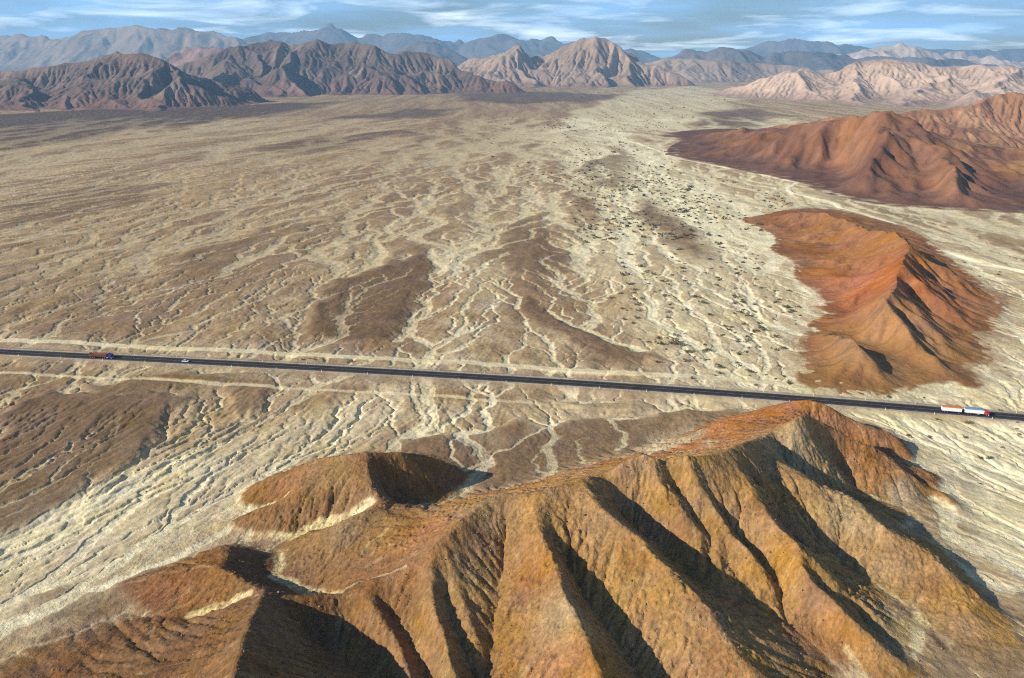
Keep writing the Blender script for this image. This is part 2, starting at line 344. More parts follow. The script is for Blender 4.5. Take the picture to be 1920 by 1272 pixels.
def plain(x, y):
    """height and albedo of the desert floor"""
    x = x.astype(np.float32); y = y.astype(np.float32)
    dist = np.sqrt(x*x+y*y)
    c, s = flow(x, y)
    dark, wash, wx, wy = masks(x, y); far = ss(900, 2500, y)
    c = c+16*pn(x/75, y/110, 47)+6*pn(x/26, y/38, 48)+far*50*pn(x/300, y/700, 49)
    big = pn(c/150, s/620, 60)+.5*pn(c/60, s/260, 61)
    jx = x+1.0*pn(x/7, y/7, 63)+.25*pn(x/2.6, y/2.6, 64); jy = y+1.0*pn(x/7, y/7, 66)+.25*pn(x/2.6, y/2.6, 67)
    def lay(D, key, k=1.0): return samp(D[key], D['x0'], D['y0'], D['res'], x+(jx-x)*k, y+(jy-y)*k)
    kf = np.maximum(ss(640, 745, y), np.maximum(ss(400, 428, x), ss(400, 428, -x)))*ss(640, 680, y)
    edge = ss(3090, 2700, y)*ss(140, 190, y)*ss(-1600, -1450, x)*ss(1200, 1100, x)
    near_in = (np.abs(x) < 428).astype(np.float32); kfar2 = ss(1100, 2000, y)
    km = np.maximum(ss(1350, 1590, y), np.maximum(ss(500, 556, x), ss(740, 815, -x)))
    def chain(k_, k2_):
        f_ = lay(FAR_D, k_, 3)*(1-kfar2)+lay(FAR_D, k2_, 3)*kfar2; m_ = lay(MID_D, k_, 1.6)*(1-km)+f_*km
        return (lay(NEAR_D, k_)*near_in*(1-kf)+m_*kf)*edge
    rel = chain('rel', 'rel2'); ch_all = chain('bed', 'bed2')
    ch_all = np.clip(ss(.12, .72, ch_all)*(1-.45*dark), 0, 1)
    z = rel*(1.75-.65*kf)*(1-.3*dark)*(.45+.55*ss(270, 380, y))-(.42+.12*kf)*ss(.3, .6, ch_all)*(1-.7*kfar2)*ss(7, 16, np.abs(road_d(x, y))); G = rel
    bank = np.zeros_like(x)
    # soft swells and coarse gravel bars
    z += .8*pn(x/90, y/90, 70)+.35*fbm(c/22, s/50, 3, 71)+.16*fbm(c/4.0, s/9, 2, 75)*(1-ss(300, 1500, dist))
    fine = fbm(c/9, s/34, 3, 80); grit = fbm(x/2.6, y/2.6, 2, 84)*(1-.6*ss(500, 1500, dist))
    streak = pn(c/5, s/60, 85)*.6+pn(c/14, s/160, 86)
    mott = fbm(x/16, y/26, 4, 82)
    t = np.clip(.24+.55*wash+.34*big+.08*fine+.05*streak+.16*mott-.06*G*(1-wash), 0, 1)
    col = mixc(np.broadcast_to(C_BRN, x.shape+(3,)), C_TAN, ss(0, .45, t)); col = mixc(col, C_PALE, ss(.35, 1.0, t))
    fd = ss(1500, 2600, y)
    col = mixc(col, mixc(np.broadcast_to(C_DRK, col.shape), C(84, 66, 60), fd), np.clip(dark*(.82+.25*mott), 0, 1)*(1-.75*ch_all*(1-.8*fd)))
    col = mixc(col, mixc(np.broadcast_to(C_PALE, col.shape), C_CREAM, np.clip(wash*.9+.3*fine, 0, 1)), ch_all*(.88-.38*ss(200, -420, x+.12*(900-y))*(1-wash)))
    # older, browner fan left and far, plus vignette darkening painted in on the left
    old_vig = ss(260, -420, x+.12*(900-y))*.62*(1-.75*wash)+ss(900, 2600, y)*.12
    col = mixc(col, col*np.array([.76, .69, .63], np.float32), np.clip(old_vig*(1.2+.8*big), 0, 1))
    col = col*(1+.15*grit[..., None]+.04*fine[..., None]+.03*streak[..., None])
    # track
    d2, _ = seg_d2(wx*.15+x*.85, wy*.03+y*.97, TRACK); tr = 1-ss(2.2, 4.5, np.sqrt(d2)); col = mixc(col, C_CREAM*1.05, tr*.9); z = z*(1-tr)
    # highway embankment, ditches and the old road beside it
    d = road_d(x, y); ad = np.abs(d)
    strip = (1-ss(26, 34, np.abs(d-8)))*(.35+.4*ss(-.2, .5, big))
    col = mixc(col, C_PALE*.96, strip*.55)
    o1 = (1-ss(2.5, 4.5, np.abs(d-24)))*ss(420, 100, x)+(1-ss(1.2, 2.6, np.abs(d+31)))*ss(120, -60, x)*.8
    col = mixc(col, C_PALE*1.05, np.clip(o1, 0, 1)*.85); z = z*(1-np.clip(o1, 0, 1)*.8)
    sr = x-.8*d+2.5*pn(x/14, d/14, 90)
    gate = ss(.0, .3, pn(x/55, d*0+2.3, 91)+.22)*ss(60, 0, x)
    gl = np.abs(((sr/7.5+.35*pn(x/9, d*0+.7, 92)) % 1)-.5)*7.5
    groove = (1-ss(.2, .7, gl))*ss(-9.5, -11.5, d)*ss(-23, -16+4*pn(x/11, d*0, 93), d)*gate*ss(-.35, .2, pn(x/12, d*0+5, 94))
    emb = 1-ss(6.5, 10.5, ad)
    z = z*ss(7, 16, ad)+.86*emb+.55*ss(8, 10, -d)*ss(-26, -15, d)*gate
    z = z-.75*groove; col = mixc(col, C_BRN, ss(5.8, 6.5, ad)*(1-ss(8, 11, ad))*.45)
    col = mixc(col, C(172, 158, 140), (1-ss(6.0, 7.0, ad)))
    return z, col
# rows and columns thin out with distance from the viewpoint
ang = np.concatenate([np.linspace(radians(76), radians(44), 130, endpoint=False), np.linspace(radians(44), radians(.75), 1300), np.radians(np.array([.6, .45]))])
rowY = CAM_H/np.tan(ang)
tt = np.concatenate([np.linspace(-1.7, -.80, 150, endpoint=False), np.linspace(-.80, .80, 1500), np.linspace(.80, 1.7, 151)[1:]])
PX = rowY[:, None]*tt[None, :]*np.float64(1.0); PY = np.repeat(rowY[:, None], len(tt), 1)
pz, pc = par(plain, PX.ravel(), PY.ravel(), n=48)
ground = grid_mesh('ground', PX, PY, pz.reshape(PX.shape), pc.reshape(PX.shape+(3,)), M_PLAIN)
print('plain', time.time()-T0)

# ------------------------------------------------------------------ hills drawn from their crests and valley floors
def membrane(x0, x1, y0, y1, res, lines, border=-4.0, iters=220):
    """stretch a sheet over 3-D crest and valley lines (coarse to fine)"""
    Z = None
    for lev in (8, 4, 2, 1):
        r = res*lev; nx = int((x1-x0)/r)+1; ny = int((y1-y0)/r)+1
        acc = np.zeros((ny, nx)); cnt = np.zeros((ny, nx))
        for ln in lines:
            L_ = np.array(ln)
            for a, b in zip(L_[:-1], L_[1:]):
                n = int(np.hypot(b[0]-a[0], b[1]-a[1])/r*2)+2; t = np.linspace(0, 1, n)[:, None]; q = a+(b-a)*t
                i = np.round((q[:, 0]-x0)/r).astype(int); j = np.round((q[:, 1]-y0)/r).astype(int)
                ok = (i >= 0) & (i < nx) & (j >= 0) & (j < ny)
                np.add.at(acc, (j[ok], i[ok]), q[ok, 2]); np.add.at(cnt, (j[ok], i[ok]), 1)
        fx = cnt > 0; val = acc/np.maximum(cnt, 1)
        if border is not None:
            for sl_ in (np.s_[0, :], np.s_[-1, :], np.s_[:, 0], np.s_[:, -1]):
                m = ~fx[sl_]; v = val[sl_]; v[m] = border; fx[sl_] = True
        if Z is None: Z = np.full((ny, nx), 0.0)
        else:
            py, px = Z.shape; yi = np.clip(np.arange(ny)/2, 0, py-1.001); xi = np.clip(np.arange(nx)/2, 0, px-1.001)
            j = yi.astype(int); i = xi.astype(int); fy = (yi-j)[:, None]; fx_ = (xi-i)[None, :]
            j1 = np.minimum(j+1, py-1); i1 = np.minimum(i+1, px-1)
            Z = (Z[j][:, i]*(1-fx_)+Z[j][:, i1]*fx_)*(1-fy)+(Z[j1][:, i]*(1-fx_)+Z[j1][:, i1]*fx_)*fy
        for _ in range(iters if lev > 1 else iters//3):
            Z[fx] = val[fx]; P = np.pad(Z, 1, mode='edge')
            Z = .25*(P[:-2, 1:-1]+P[2:, 1:-1]+P[1:-1, :-2]+P[1:-1, 2:])
        Z[fx] = val[fx]
    return Z
def upsample(Z, x0, y0, res, X, Y):
    j = np.clip((Y-y0)/res, 0, Z.shape[0]-1.001); i = np.clip((X-x0)/res, 0, Z.shape[1]-1.001)
    j0 = j.astype(int); i0 = i.astype(int); fj = j-j0; fi = i-i0
    return (Z[j0, i0]*(1-fi)+Z[j0, i0+1]*fi)*(1-fj)+(Z[j0+1, i0]*(1-fi)+Z[j0+1, i0+1]*fi)*fj
def lines_px(lst, n=6, extend=False):
    out = []
    for ln in lst:
        w = [np.array(unp(*p)) for p in ln]
        if extend and ln[-1][1] > 1255:
            d = (w[-1]-w[-2]); d = d/np.hypot(d[0], d[1]); d[2] = min(d[2], -.1)
            w.append(w[-1]+d*max(2, min(60, (w[-1][2])/-d[2])))
        out.append(spline(w, n) if len(w) > 2 else np.array(w))
    return out

CREST = [
 # main watershed, left to right
 [(500, 1106, 18), (554, 1121, 17), (606, 1112, 15), (634, 1108, 14), (690, 1101, 17), (740, 1070, 20), (805, 1036, 26), (850, 985, 30), (890, 957, 31), (936, 926, 32), (1006, 927, 35), (1058, 912, 36), (1100, 892, 37), (1142, 886, 38), (1188, 857, 41), (1222, 852, 42), (1267, 855, 42), (1310, 857, 40.5), (1350, 856, 38.5), (1382, 838, 37), (1416, 826, 33.5), (1429, 819, 29), (1450, 814, 27.5), (1470, 804, 29), (1488, 791, 33), (1510, 776, 34.5)],
 # hill behind, up to the highway
 [(1393, 771, 2), (1434, 761, 11), (1476, 753, 19), (1512, 752, 22), (1546, 757, 22), (1578, 773, 18), (1596, 786, 15.5), (1618, 797, 13.5), (1654, 806, 11.5), (1675, 815, 9.5), (1701, 834, 6), (1726, 872, 0)],
 [(1510, 776, 34.5), (1546, 789, 30), (1559, 797, 27), (1585, 813, 22.5), (1606, 829, 19), (1643, 839, 16), (1669, 855, 12.5), (1700, 886, 9.5), (1722, 896, 7.5), (1743, 917, 3.5), (1748, 941, 0)],
 [(1691, 868, 8), (1730, 896, 6), (1770, 925, 4), (1811, 956, 1.5), (1820, 968, 0)],
 [(1703, 868, 6), (1732, 878, 4.5), (1758, 891, 3), (1785, 907, 0)],
 [(1510, 778, 34), (1508, 794, 31.5), (1524, 826, 25), (1553, 855, 18.5), (1577, 886, 12.5), (1602, 917, 7.2)],
 # right-hand spurs
 [(1416, 828, 33.5), (1428, 842, 30.5), (1455, 855, 28), (1486, 875, 25.8), (1512, 896, 24.2), (1526, 913, 23.5), (1549, 913, 21.8), (1572, 920, 20.8), (1601, 930, 19.8), (1620, 956, 19), (1649, 987, 17.2), (1680, 1006, 15.5), (1719, 1021, 13.5), (1743, 1029, 12.6), (1759, 1049, 11.8), (1798, 1088, 9), (1837, 1117, 6.5), (1863, 1137, 4.2), (1904, 1156, 1)],
 [(1382, 838, 37), (1393, 852, 35.5), (1408, 896, 32), (1427, 933, 29), (1447, 967, 26), (1466, 1000, 23.3), (1494, 1020, 21.8), (1506, 1036, 21), (1537, 1059, 18.5), (1576, 1096, 14.5), (1607, 1127, 10.5), (1636, 1148, 7.5), (1667, 1174, 4.8), (1688, 1192, 1.5)],
 [(1494, 1020, 22), (1498, 1059, 20.5), (1519, 1096, 17.5), (1545, 1117, 15.5), (1571, 1145, 13.5), (1602, 1171, 11), (1636, 1200, 8.5), (1670, 1226, 6), (1706, 1247, 3.5), (1745, 1254, 1)],
 [(1398, 846, 35.5), (1416, 868, 32.5), (1450, 909, 28.5), (1473, 946, 23), (1492, 976, 18.5), (1518, 1004, 14)],
 [(1275, 856, 41.5), (1296, 886, 38), (1317, 917, 34.5), (1346, 954, 30), (1372, 990, 26), (1398, 1021, 22.5), (1421, 1053, 18.5), (1445, 1085, 14)],
 [(1205, 856, 41), (1225, 890, 36.5), (1252, 930, 31.5), (1285, 970, 27), (1312, 1000, 23), (1335, 1030, 19)],
 [(1100, 892, 37), (1108, 915, 36), (1123, 946, 34.5), (1155, 972, 32.5), (1183, 993, 31), (1215, 1016, 29.5), (1235, 1050, 27.5), (1267, 1076, 25.5), (1306, 1120, 22.5), (1337, 1153, 20), (1358, 1195, 18), (1384, 1226, 16), (1425, 1280, 13)],
 # middle spurs
 [(990, 927, 34.5), (1000, 970, 32.5), (1020, 1010, 30.5), (1046, 1042, 29), (1055, 1065, 28), (1055, 1095, 27), (1068, 1128, 25.5), (1092, 1165, 23.5), (1105, 1202, 22), (1122, 1245, 20), (1136, 1280, 18)],
 [(806, 1036, 26), (808, 1080, 24), (808, 1130, 22), (822, 1172, 20), (835, 1200, 19), (838, 1240, 17.5), (842, 1280, 16)],
 [(812, 1046, 25.5), (825, 1070, 23), (845, 1098, 21), (857, 1128, 19), (875, 1165, 17), (900, 1215, 13)],
 [(690, 1101, 17), (700, 1130, 16), (725, 1170, 14.5), (748, 1205, 13), (765, 1240, 12), (778, 1280, 11)],
 [(617, 1111, 14.8), (650, 1150, 11.5), (690, 1200, 8), (730, 1250, 5)],
 # left: broad shoulder, low hill, knob
 [(500, 1106, 18), (490, 1135, 22), (470, 1170, 26), (458, 1210, 30), (443, 1272, 33), (436, 1310, 34)],
 [(198, 1101, .5), (255, 1080, 4), (320, 1066, 7), (385, 1062, 9), (415, 1066, 11), (460, 1087, 14), (500, 1106, 18)],
 [(346, 1041, .5), (391, 1028, 5), (424, 1020, 8), (441, 1027, 8), (425, 1045, 9.5), (415, 1066, 11)],
 # hill with the shadowed bowl, and the rim in front of it
 [(434, 953, 0), (473, 909, 6), (541, 880, 12), (582, 864, 17), (621, 856, 20), (686, 851, 24), (738, 853, 22), (765, 850, 21), (804, 855, 16), (837, 864, 10), (882, 890, 1)],
 [(686, 851, 24), (690, 862, 23), (697, 895, 19), (700, 919, 16), (718, 935, 15), (738, 949, 15), (790, 948, 18), (830, 948, 21), (863, 950, 26), (890, 957, 31)],
 [(546, 1002, 2.5), (575, 998, 6), (608, 989, 11), (660, 968, 15.5), (700, 950, 16), (738, 949, 15)],
 [(405, 985, 0), (470, 960, 6), (540, 935, 11), (610, 915, 15), (697, 895, 19)],
 # low orange mound behind the crest
 [(1309, 808, 9), (1340, 792, 14), (1360, 787, 16), (1398, 792, 19), (1425, 805, 22), (1445, 812, 32)],
]
VALLEY = [
 [(1505, 786, 19), (1540, 800, 14), (1575, 815, 11), (1610, 832, 8), (1650, 846, 5.5), (1690, 862, 2.5), (1722, 876, -.3)],
 [(1438, 832, 26), (1475, 858, 20.5), (1515, 888, 16), (1550, 905, 12), (1590, 922, 7), (1618, 924, 5), (1654, 938, 3), (1688, 948, 1.8), (1714, 974, 1), (1727, 1000, .5), (1785, 1029, .2), (1831, 1077, 0), (1870, 1124, -.2), (1902, 1156, -.3)],
 [(1525, 798, 29), (1541, 828, 21), (1570, 857, 14), (1597, 886, 9), (1617, 918, 4.5)],
 [(1700, 885, 5), (1735, 912, 2.5), (1765, 940, .6), (1790, 975, .2)],
 [(1405, 843, 35), (1440, 880, 26.8), (1475, 920, 23), (1510, 955, 18.5), (1540, 985, 14.5), (1570, 1018, 11), (1600, 1056, 7.5), (1618, 1075, 6), (1649, 1096, 5), (1683, 1119, 4), (1719, 1153, 2.8), (1751, 1182, 2), (1779, 1210, 1.3), (1798, 1244, .8), (1830, 1290, .3)],
 [(1680, 1160, 3.2), (1710, 1195, 1.8), (1750, 1225, 1.2), (1800, 1270, .5)],
 [(1402, 868, 33), (1430, 918, 24), (1460, 963, 17.5), (1497, 1003, 14), (1535, 1026, 11.5)],
 [(1515, 1062, 18), (1545, 1098, 12.5), (1590, 1135, 7.5), (1630, 1165, 4.5), (1660, 1190, 3), (1700, 1218, 1.8), (1740, 1242, 1)],
 [(1299, 862, 39), (1330, 910, 32), (1362, 958, 25.5), (1395, 1005, 20), (1420, 1035, 17), (1454, 1072, 13.5), (1480, 1108, 10.5), (1508, 1140, 7.8), (1550, 1186, 4.8), (1583, 1218, 3), (1625, 1270, 1.5), (1660, 1310, .5)],
 [(1228, 862, 39), (1265, 907, 31), (1299, 948, 25.5), (1330, 990, 21), (1361, 1021, 18), (1390, 1060, 15), (1420, 1100, 11.5), (1480, 1160, 6.5), (1540, 1220, 3), (1590, 1275, 1)],
 [(1120, 898, 35), (1142, 920, 30), (1174, 956, 25), (1207, 984, 21.5), (1242, 1015, 18.5), (1282, 1055, 15), (1322, 1095, 12.5), (1360, 1112, 11.5), (1400, 1112, 11)],
 [(1045, 1012, 27.5), (1068, 1058, 23), (1092, 1105, 19), (1122, 1145, 16), (1152, 1185, 13), (1182, 1230, 10), (1212, 1280, 7)],
 [(955, 975, 28), (945, 1020, 24), (940, 1080, 19.5), (930, 1140, 16), (918, 1190, 13), (905, 1272, 8.5)],
 [(832, 1112, 18.5), (846, 1150, 15.5), (862, 1200, 13), (880, 1250, 10), (890, 1285, 8.5)],
 [(703, 1115, 15.3), (735, 1150, 12), (762, 1190, 9), (780, 1225, 7), (802, 1280, 5)],
 [(515, 1122, 17), (560, 1150, 12.5), (610, 1200, 7.5), (660, 1250, 4), (690, 1290, 2)],
 [(221, 1146, .3), (307, 1151, 3.5), (349, 1151, 5.5), (390, 1138, 8.5), (443, 1120, 13), (480, 1111, 16.3)],
 [(634, 1106, 13.6), (605, 1105, 9), (587, 1104, 6.5), (546, 1094, 3.5), (512, 1078, 2.3), (527, 1060, 1.8), (519, 1036, 1), (493, 1024, .5), (470, 1012, .2)],
 [(790, 1041, 25), (751, 1062, 20.5), (712, 1077, 17), (660, 1095, 14.5), (634, 1105, 13)],
 [(692, 938, 13.5), (647, 966, 9), (582, 987, 4), (530, 1011, 1.5), (504, 1013, .8), (450, 1003, .3), (400, 1000, -.2)],
 [(535, 921, 9), (499, 942, 3.5), (452, 961, .2)],
 [(728, 925, 9), (750, 936, 5), (777, 942, 3), (830, 940, 2), (869, 921, .8), (897, 899, -.2)],
 [(1215, 845, 9), (1280, 842, 12), (1345, 835, 16), (1395, 824, 24)],
]
BASE = [
 [(-260, 1300, 0), (-120, 1240, 0), (0, 1188, 0), (60, 1156, 0), (130, 1143, 0), (190, 1146, 0), (195, 1110, 0), (205, 1096, 0), (255, 1074, 0), (300, 1060, 0), (346, 1040, 0), (391, 1022, 0), (424, 1010, 0), (470, 1010, .2)],
 [(470, 1010, .2), (425, 1002, 0), (400, 985, -.2), (440, 966, 0), (430, 953, -.2), (462, 907, 0), (541, 873, 0), (621, 852, 0), (690, 846, 0), (765, 843, 0), (804, 849, 0), (850, 862, 0), (890, 887, 0), (925, 905, 0), (960, 908, .3), (1000, 890, .3), (1060, 868, .3), (1130, 845, .3), (1200, 830, .3), (1270, 812, .2), (1320, 788, .2), (1350, 778, 0), (1393, 770, 0), (1436, 764, 0), (1476, 760, 0), (1512, 760, 0), (1546, 765, 0), (1578, 777, 0), (1604, 788, 0), (1648, 798, 0), (1684, 812, 0), (1712, 834, 0), (1732, 870, -.2), (1772, 890, 0), (1789, 908, 0), (1800, 938, 0), (1824, 968, 0), (1800, 985, .1), (1745, 1000, .4)],
 [(1785, 1030, 0), (1831, 1078, 0), (1871, 1126, 0), (1904, 1158, 0), (1960, 1178, 0), (2060, 1240, 0)],
 [(2060, 1240, 0), (1960, 1300, 0), (1860, 1330, 0), (1700, 1420, 0)],
]
def scatter_rocks(X, Y, Z, Zc, x0, y0):
    """loose stones on the near slopes, one heap nobody could count"""
    r_ = np.random.default_rng(77); gy, gx = np.gradient(Z, .42); sl_ = np.sqrt(gx*gx+gy*gy); ny, nx = Z.shape; V = []; F = []; n = 0
    lump = pn(X/16, Y/16, 120)+.5*pn(X/5, Y/5, 121)
    while n < 9000:
        j = r_.integers(2, ny-2); i = r_.integers(2, nx-2); z = Z[j, i]
        if z < 1.2 or r_.random() > .12+.5*max(0, sl_[j, i]-.35)+.6*max(0, lump[j, i]): continue
        s_ = min(1.5, r_.lognormal(-1.15, .5)); c = np.array([X[j, i]+r_.uniform(-.2, .2), Y[j, i]+r_.uniform(-.2, .2), z+s_*.1])
        b = len(V); a0 = r_.uniform(0, 6.28)
        for k in range(5):
            a = a0+k*1.257+r_.uniform(-.3, .3); q = s_*r_.uniform(.6, 1.1)*.5; V.append((c[0]+q*cos(a), c[1]+q*sin(a), c[2]+s_*r_.uniform(-.15, .25)))
        V.append((c[0]+s_*r_.uniform(-.15, .15), c[1]+s_*r_.uniform(-.15, .15), c[2]+s_*r_.uniform(.3, .55))); V.append((c[0], c[1], c[2]-s_*.4))
        for k in range(5): F.append((b+k, b+(k+1) % 5, b+5)); F.append((b+(k+1) % 5, b+k, b+6))
        n += 1
    me = bpy.data.meshes.new('rocks'); me.from_pydata(V, [], F); at = me.color_attributes.new('Col', 'FLOAT_COLOR', 'POINT')
    cc = np.ones((len(V)//7, 7, 4), np.float32); t = r_.random((len(V)//7, 1, 1)); cc[..., :3] = C(118, 88, 58)*(1-t)+C(172, 146, 104)*t; at.data.foreach_set('color', cc.ravel())
    me.materials.append(M_FORE); o = bpy.data.objects.new('rocks', me); COL.objects.link(o); o['kind'] = 'stuff'
def fore():
    x0, x1, y0, y1 = -250., 270., 95., 425.
    L_ = lines_px(CREST, extend=True)+lines_px(VALLEY, extend=True)+lines_px(BASE)
    Zc = membrane(x0, x1, y0, y1, 1.0, L_)
    Zc = blur(Zc, 1.3); Zb = blur(Zc, 13); Zc = Zc+.26*(Zc-Zb)*ss(1.5, 7, Zc)
    xs_, ys_ = np.meshgrid(x0+np.arange(Zc.shape[1]), y0+np.arange(Zc.shape[0]))
    nz = .5*fbm(xs_/14, ys_/14, 3, 5)+.06*np.random.default_rng(1).standard_normal(Zc.shape)
    Zc, Aw = lem(Zc+nz*ss(1, 5, Zc), 1.0, 13, .055, .42, .06, .5, 3, fixed=Zc < .5); Aw = blur(np.log10(Aw), .8)
    r = .42; nx = int((x1-x0)/r); ny = int((y1-y0)/r)
    X, Y = np.meshgrid(x0+np.arange(nx)*r, y0+np.arange(ny)*r)
    Z = upsample(Zc, x0, y0, 1.0, X, Y); Z = blur(Z, 1.1)
    rz = (.16*fbm(X/3.5, Y/3.5, 3, 15)+.02*np.random.default_rng(6).standard_normal(Z.shape))*ss(.8, 4, Z)
    Z, _ = lem(Z+rz, .42, 6, .045, .40, .03, .4, 9, fixed=Z < .7)
    Zs = blur(Zc, 3.0); gyc, gxc = np.gradient(Zs, 1.0)
    GXg = upsample(gxc, x0, y0, 1., X, Y); GYg = upsample(gyc, x0, y0, 1., X, Y)
    def det(x, y, z, gx, gy):
        x = x.astype(np.float32); y = y.astype(np.float32)
        sl_ = np.sqrt(gx*gx+gy*gy); hi = ss(.6, 5, z)
        wx = x+2.2*pn(x/9, y/9, 5); wy = y+2.2*pn(x/9, y/9, 6)
        g1 = gullies(wx, wy, gx, gy, 17., 3, 1.25, 1.0); g2 = gullies(wx, wy, gx, gy, 5.5, 3, 1.2, .9)
        rough = ss(-.1, .5, pn(x/24, y/24, 30)+.4*pn(x/9, y/9, 31)+.9*(sl_-.45))
        f1 = fbm(x/3.2, y/3.2, 3, 33); f2 = fbm(x/1.1, y/1.1, 2, 36)
        rock = np.abs(pn(x/2.4, y/2.4, 38))
        z2 = z+hi*((g1-.6)*.30*ss(.12, .5, sl_)+g2*.16+f1*.20+f2*.13+rough*(rock*1.1-.25)+.05*np.abs(pn(x/.95, y/.95, 39)))
        # albedo: ochre, olive, orange, dark scree
        a = pn(x/38, y/38, 50)+.5*pn(x/13, y/13, 51); b = pn(x/46, y/46, 52)+.5*pn(x/15, y/15, 53)
        e = pn(x/30, y/30, 54)+.6*pn(x/8, y/8, 55)
        och, ora, oli, brn = C(162, 124, 74), C(156, 104, 58), C(148, 128, 88), C(110, 79, 50)
        rid = ss(-110, 60, x)          # yellower to the right, browner to the left
        col = mixc(mixc(np.broadcast_to(brn, x.shape+(3,)), C(138, 100, 60), np.clip(.5+.5*a, 0, 1)), och, np.clip((.22+.62*rid+.22*a), 0, 1))
        col = mixc(col, oli, ss(.2, .9, b+.2*g1)*.34); col = mixc(col, ora, ss(.25, .95, e)*.26)
        col = mixc(col, C(118, 78, 54), ss(.25, .8, pn(x/20, y/20, 58)+.35*f1)*.55)
        back = ss(285, 320, y)*ss(-20, 60, x); col = mixc(col, C(146, 94, 54), back*.7)
        col = mixc(col, C(96, 66, 42), ss(-10, -110, x)*ss(290, 215, y)*.45)
        spots = np.zeros_like(x)
        for (px, py, pz_, rr, st) in SPOTS_OR:
            q = unp(px, py, pz_); spots = np.maximum(spots, st*np.exp(-((x-q[0])**2+(y-q[1])**2)/(rr*rr)))
        col = mixc(col, C(166, 104, 54), spots*.6)
        sp2 = np.zeros_like(x)
        for (px, py, pz_, rr, st) in SPOTS_GR:
            q = unp(px, py, pz_); sp2 = np.maximum(sp2, .7*st*np.exp(-((x-q[0])**2+(y-q[1])**2)/(rr*rr)))
        col = mixc(col, C(166, 152, 112), sp2)
        # washed sand in the gully floors and thin streaks of pale debris
        sand = np.zeros_like(x)
        for ln, w0, st in SAND:
            d2, _ = seg_d2(wx*.6+x*.4, wy*.6+y*.4, ln); sand = np.maximum(sand, st*(1-ss(w0*.5, w0*1.15, np.sqrt(d2))))
        col = mixc(col, C(216, 198, 146), sand*np.clip(.85+.3*f1, 0, 1))
        col = mixc(col, C(196, 176, 128), ss(.55, 1.1, -g2-.4*g1)*.22)
        apr = np.zeros_like(x)
        for (px, py, pz_, rr, st) in SPOTS_BR:
            q = unp(px, py, pz_); apr = np.maximum(apr, st*np.exp(-((x-q[0])**2+(y-q[1])**2)/(rr*rr)))
        apr = ss(.25, .6, apr)*ss(20, 12, z)
        _, pcb = plain(x, y) if float(apr.max()) > 0 else (0, col)
        col = mixc(col, pcb*.55+C(134, 112, 84)*.45, apr)
        col = col*(.97+.17*f1[..., None]+.26*f2[..., None]+.2*pn(x/.8, y/.8, 65)[..., None])
        k = ss(2.2, .5, z+.5*f1); low = np.nonzero(k > .001)[0]
        if low.size:
            pz2, pc2 = plain(x[low], y[low]); col[low] = mixc(col[low], pc2, k[low])
            z2[low] = z2[low]+(pz2*.55)*k[low]*ss(-.5, .5, z[low])
        return z2.astype(np.float32), col.astype(np.float32)
    z, c = par(det, X.ravel(), Y.ravel(), Z.ravel(), GXg.ravel(), GYg.ravel(), n=32)
    scatter_rocks(X, Y, z.reshape(X.shape), Zc, x0, y0)
    return grid_mesh('hill', X, Y, z.reshape(X.shape), c.reshape(X.shape+(3,)), M_FORE, keep=Z > -1.6)
SPOTS_OR = [(800, 1000, 22, 14, .9), (1060, 1215, 20, 12, .9), (1350, 800, 9, 22, .95), (1450, 775, 14, 20, .8), (1010, 1060, 25, 8, .5), (320, 1100, 6, 14, .6), (560, 890, 10, 16, .35), (1480, 1030, 20, 9, .35), (1600, 1200, 9, 14, .35)]
SPOTS_BR = [(960, 900, 1, 16, 1), (1050, 862, 2, 20, 1), (1130, 842, 3, 18, 1), (1200, 835, 5, 16, 1), (1250, 820, 6, 15, 1), (1290, 815, 7, 10, 1), (1330, 832, 13, 9, .5), (1700, 940, 1, 12, .7), (1700, 1000, 1, 10, .5), (1690, 1150, 2, 9, .6), (1740, 1200, 1, 9, .6)]
SPOTS_GR = [(1500, 820, 30, 18, .8), (1570, 880, 15, 12, .5), (1600, 950, 20, 12, .7), (1060, 1150, 24, 9, .7), (880, 1080, 22, 9, .45), (640, 1000, 12, 9, .35), (1700, 1190, 2, 14, .7), (1650, 1060, 10, 10, .4), (900, 960, 28, 10, .4)]
def wl(pts): return [tuple(unp(*p)) for p in pts]
SAND = [
 (wl([(690, 940, 13.5), (647, 966, 9), (582, 987, 4), (530, 1011, 1.5), (470, 1008, .5), (400, 1000, 0)]), 3.4, 1.0),
 (wl([(640, 950, 12), (600, 968, 8), (575, 985, 4)]), 2.2, .8),
 (wl([(535, 921, 9), (499, 942, 3.5), (452, 961, .2)]), 1.0, .9),
 (wl([(634, 1106, 13.6), (587, 1104, 6.5), (546, 1094, 3.5), (512, 1078, 2.3), (527, 1060, 1.8), (519, 1036, 1), (493, 1024, .5)]), 2.6, .8),
 (wl([(349, 1150, 5.5), (390, 1138, 8.5), (443, 1119, 13), (470, 1111, 15)]), 1.3, .9),
 (wl([(350, 1143, 6), (400, 1124, 10), (450, 1110, 14)]), .8, .6),
 (wl([(634, 1105, 13), (712, 1077, 17), (760, 1056, 22)]), .8, .55),
 (wl([(1215, 845, 9), (1280, 842, 12), (1345, 835, 16)]), .9, .8),
 (wl([(1649, 1096, 5), (1719, 1153, 2.8), (1779, 1210, 1.3), (1798, 1244, .8)]), 1.6, .7),
 (wl([(1620, 925, 4), (1688, 948, 1.8), (1750, 952, .8)]), 1.2, .6),
 (wl([(777, 942, 5), (830, 940, 3.5), (869, 921, 1.2), (897, 899, 0)]), 1.6, .5),
 (wl([(730, 995, 15), (700, 1040, 9), (680, 1060, 8)]), .8, .35),
 (wl([(1583, 1218, 3), (1625, 1270, 1.5)]), 1.2, .6),
]
fore()
print('fore', time.time()-T0)

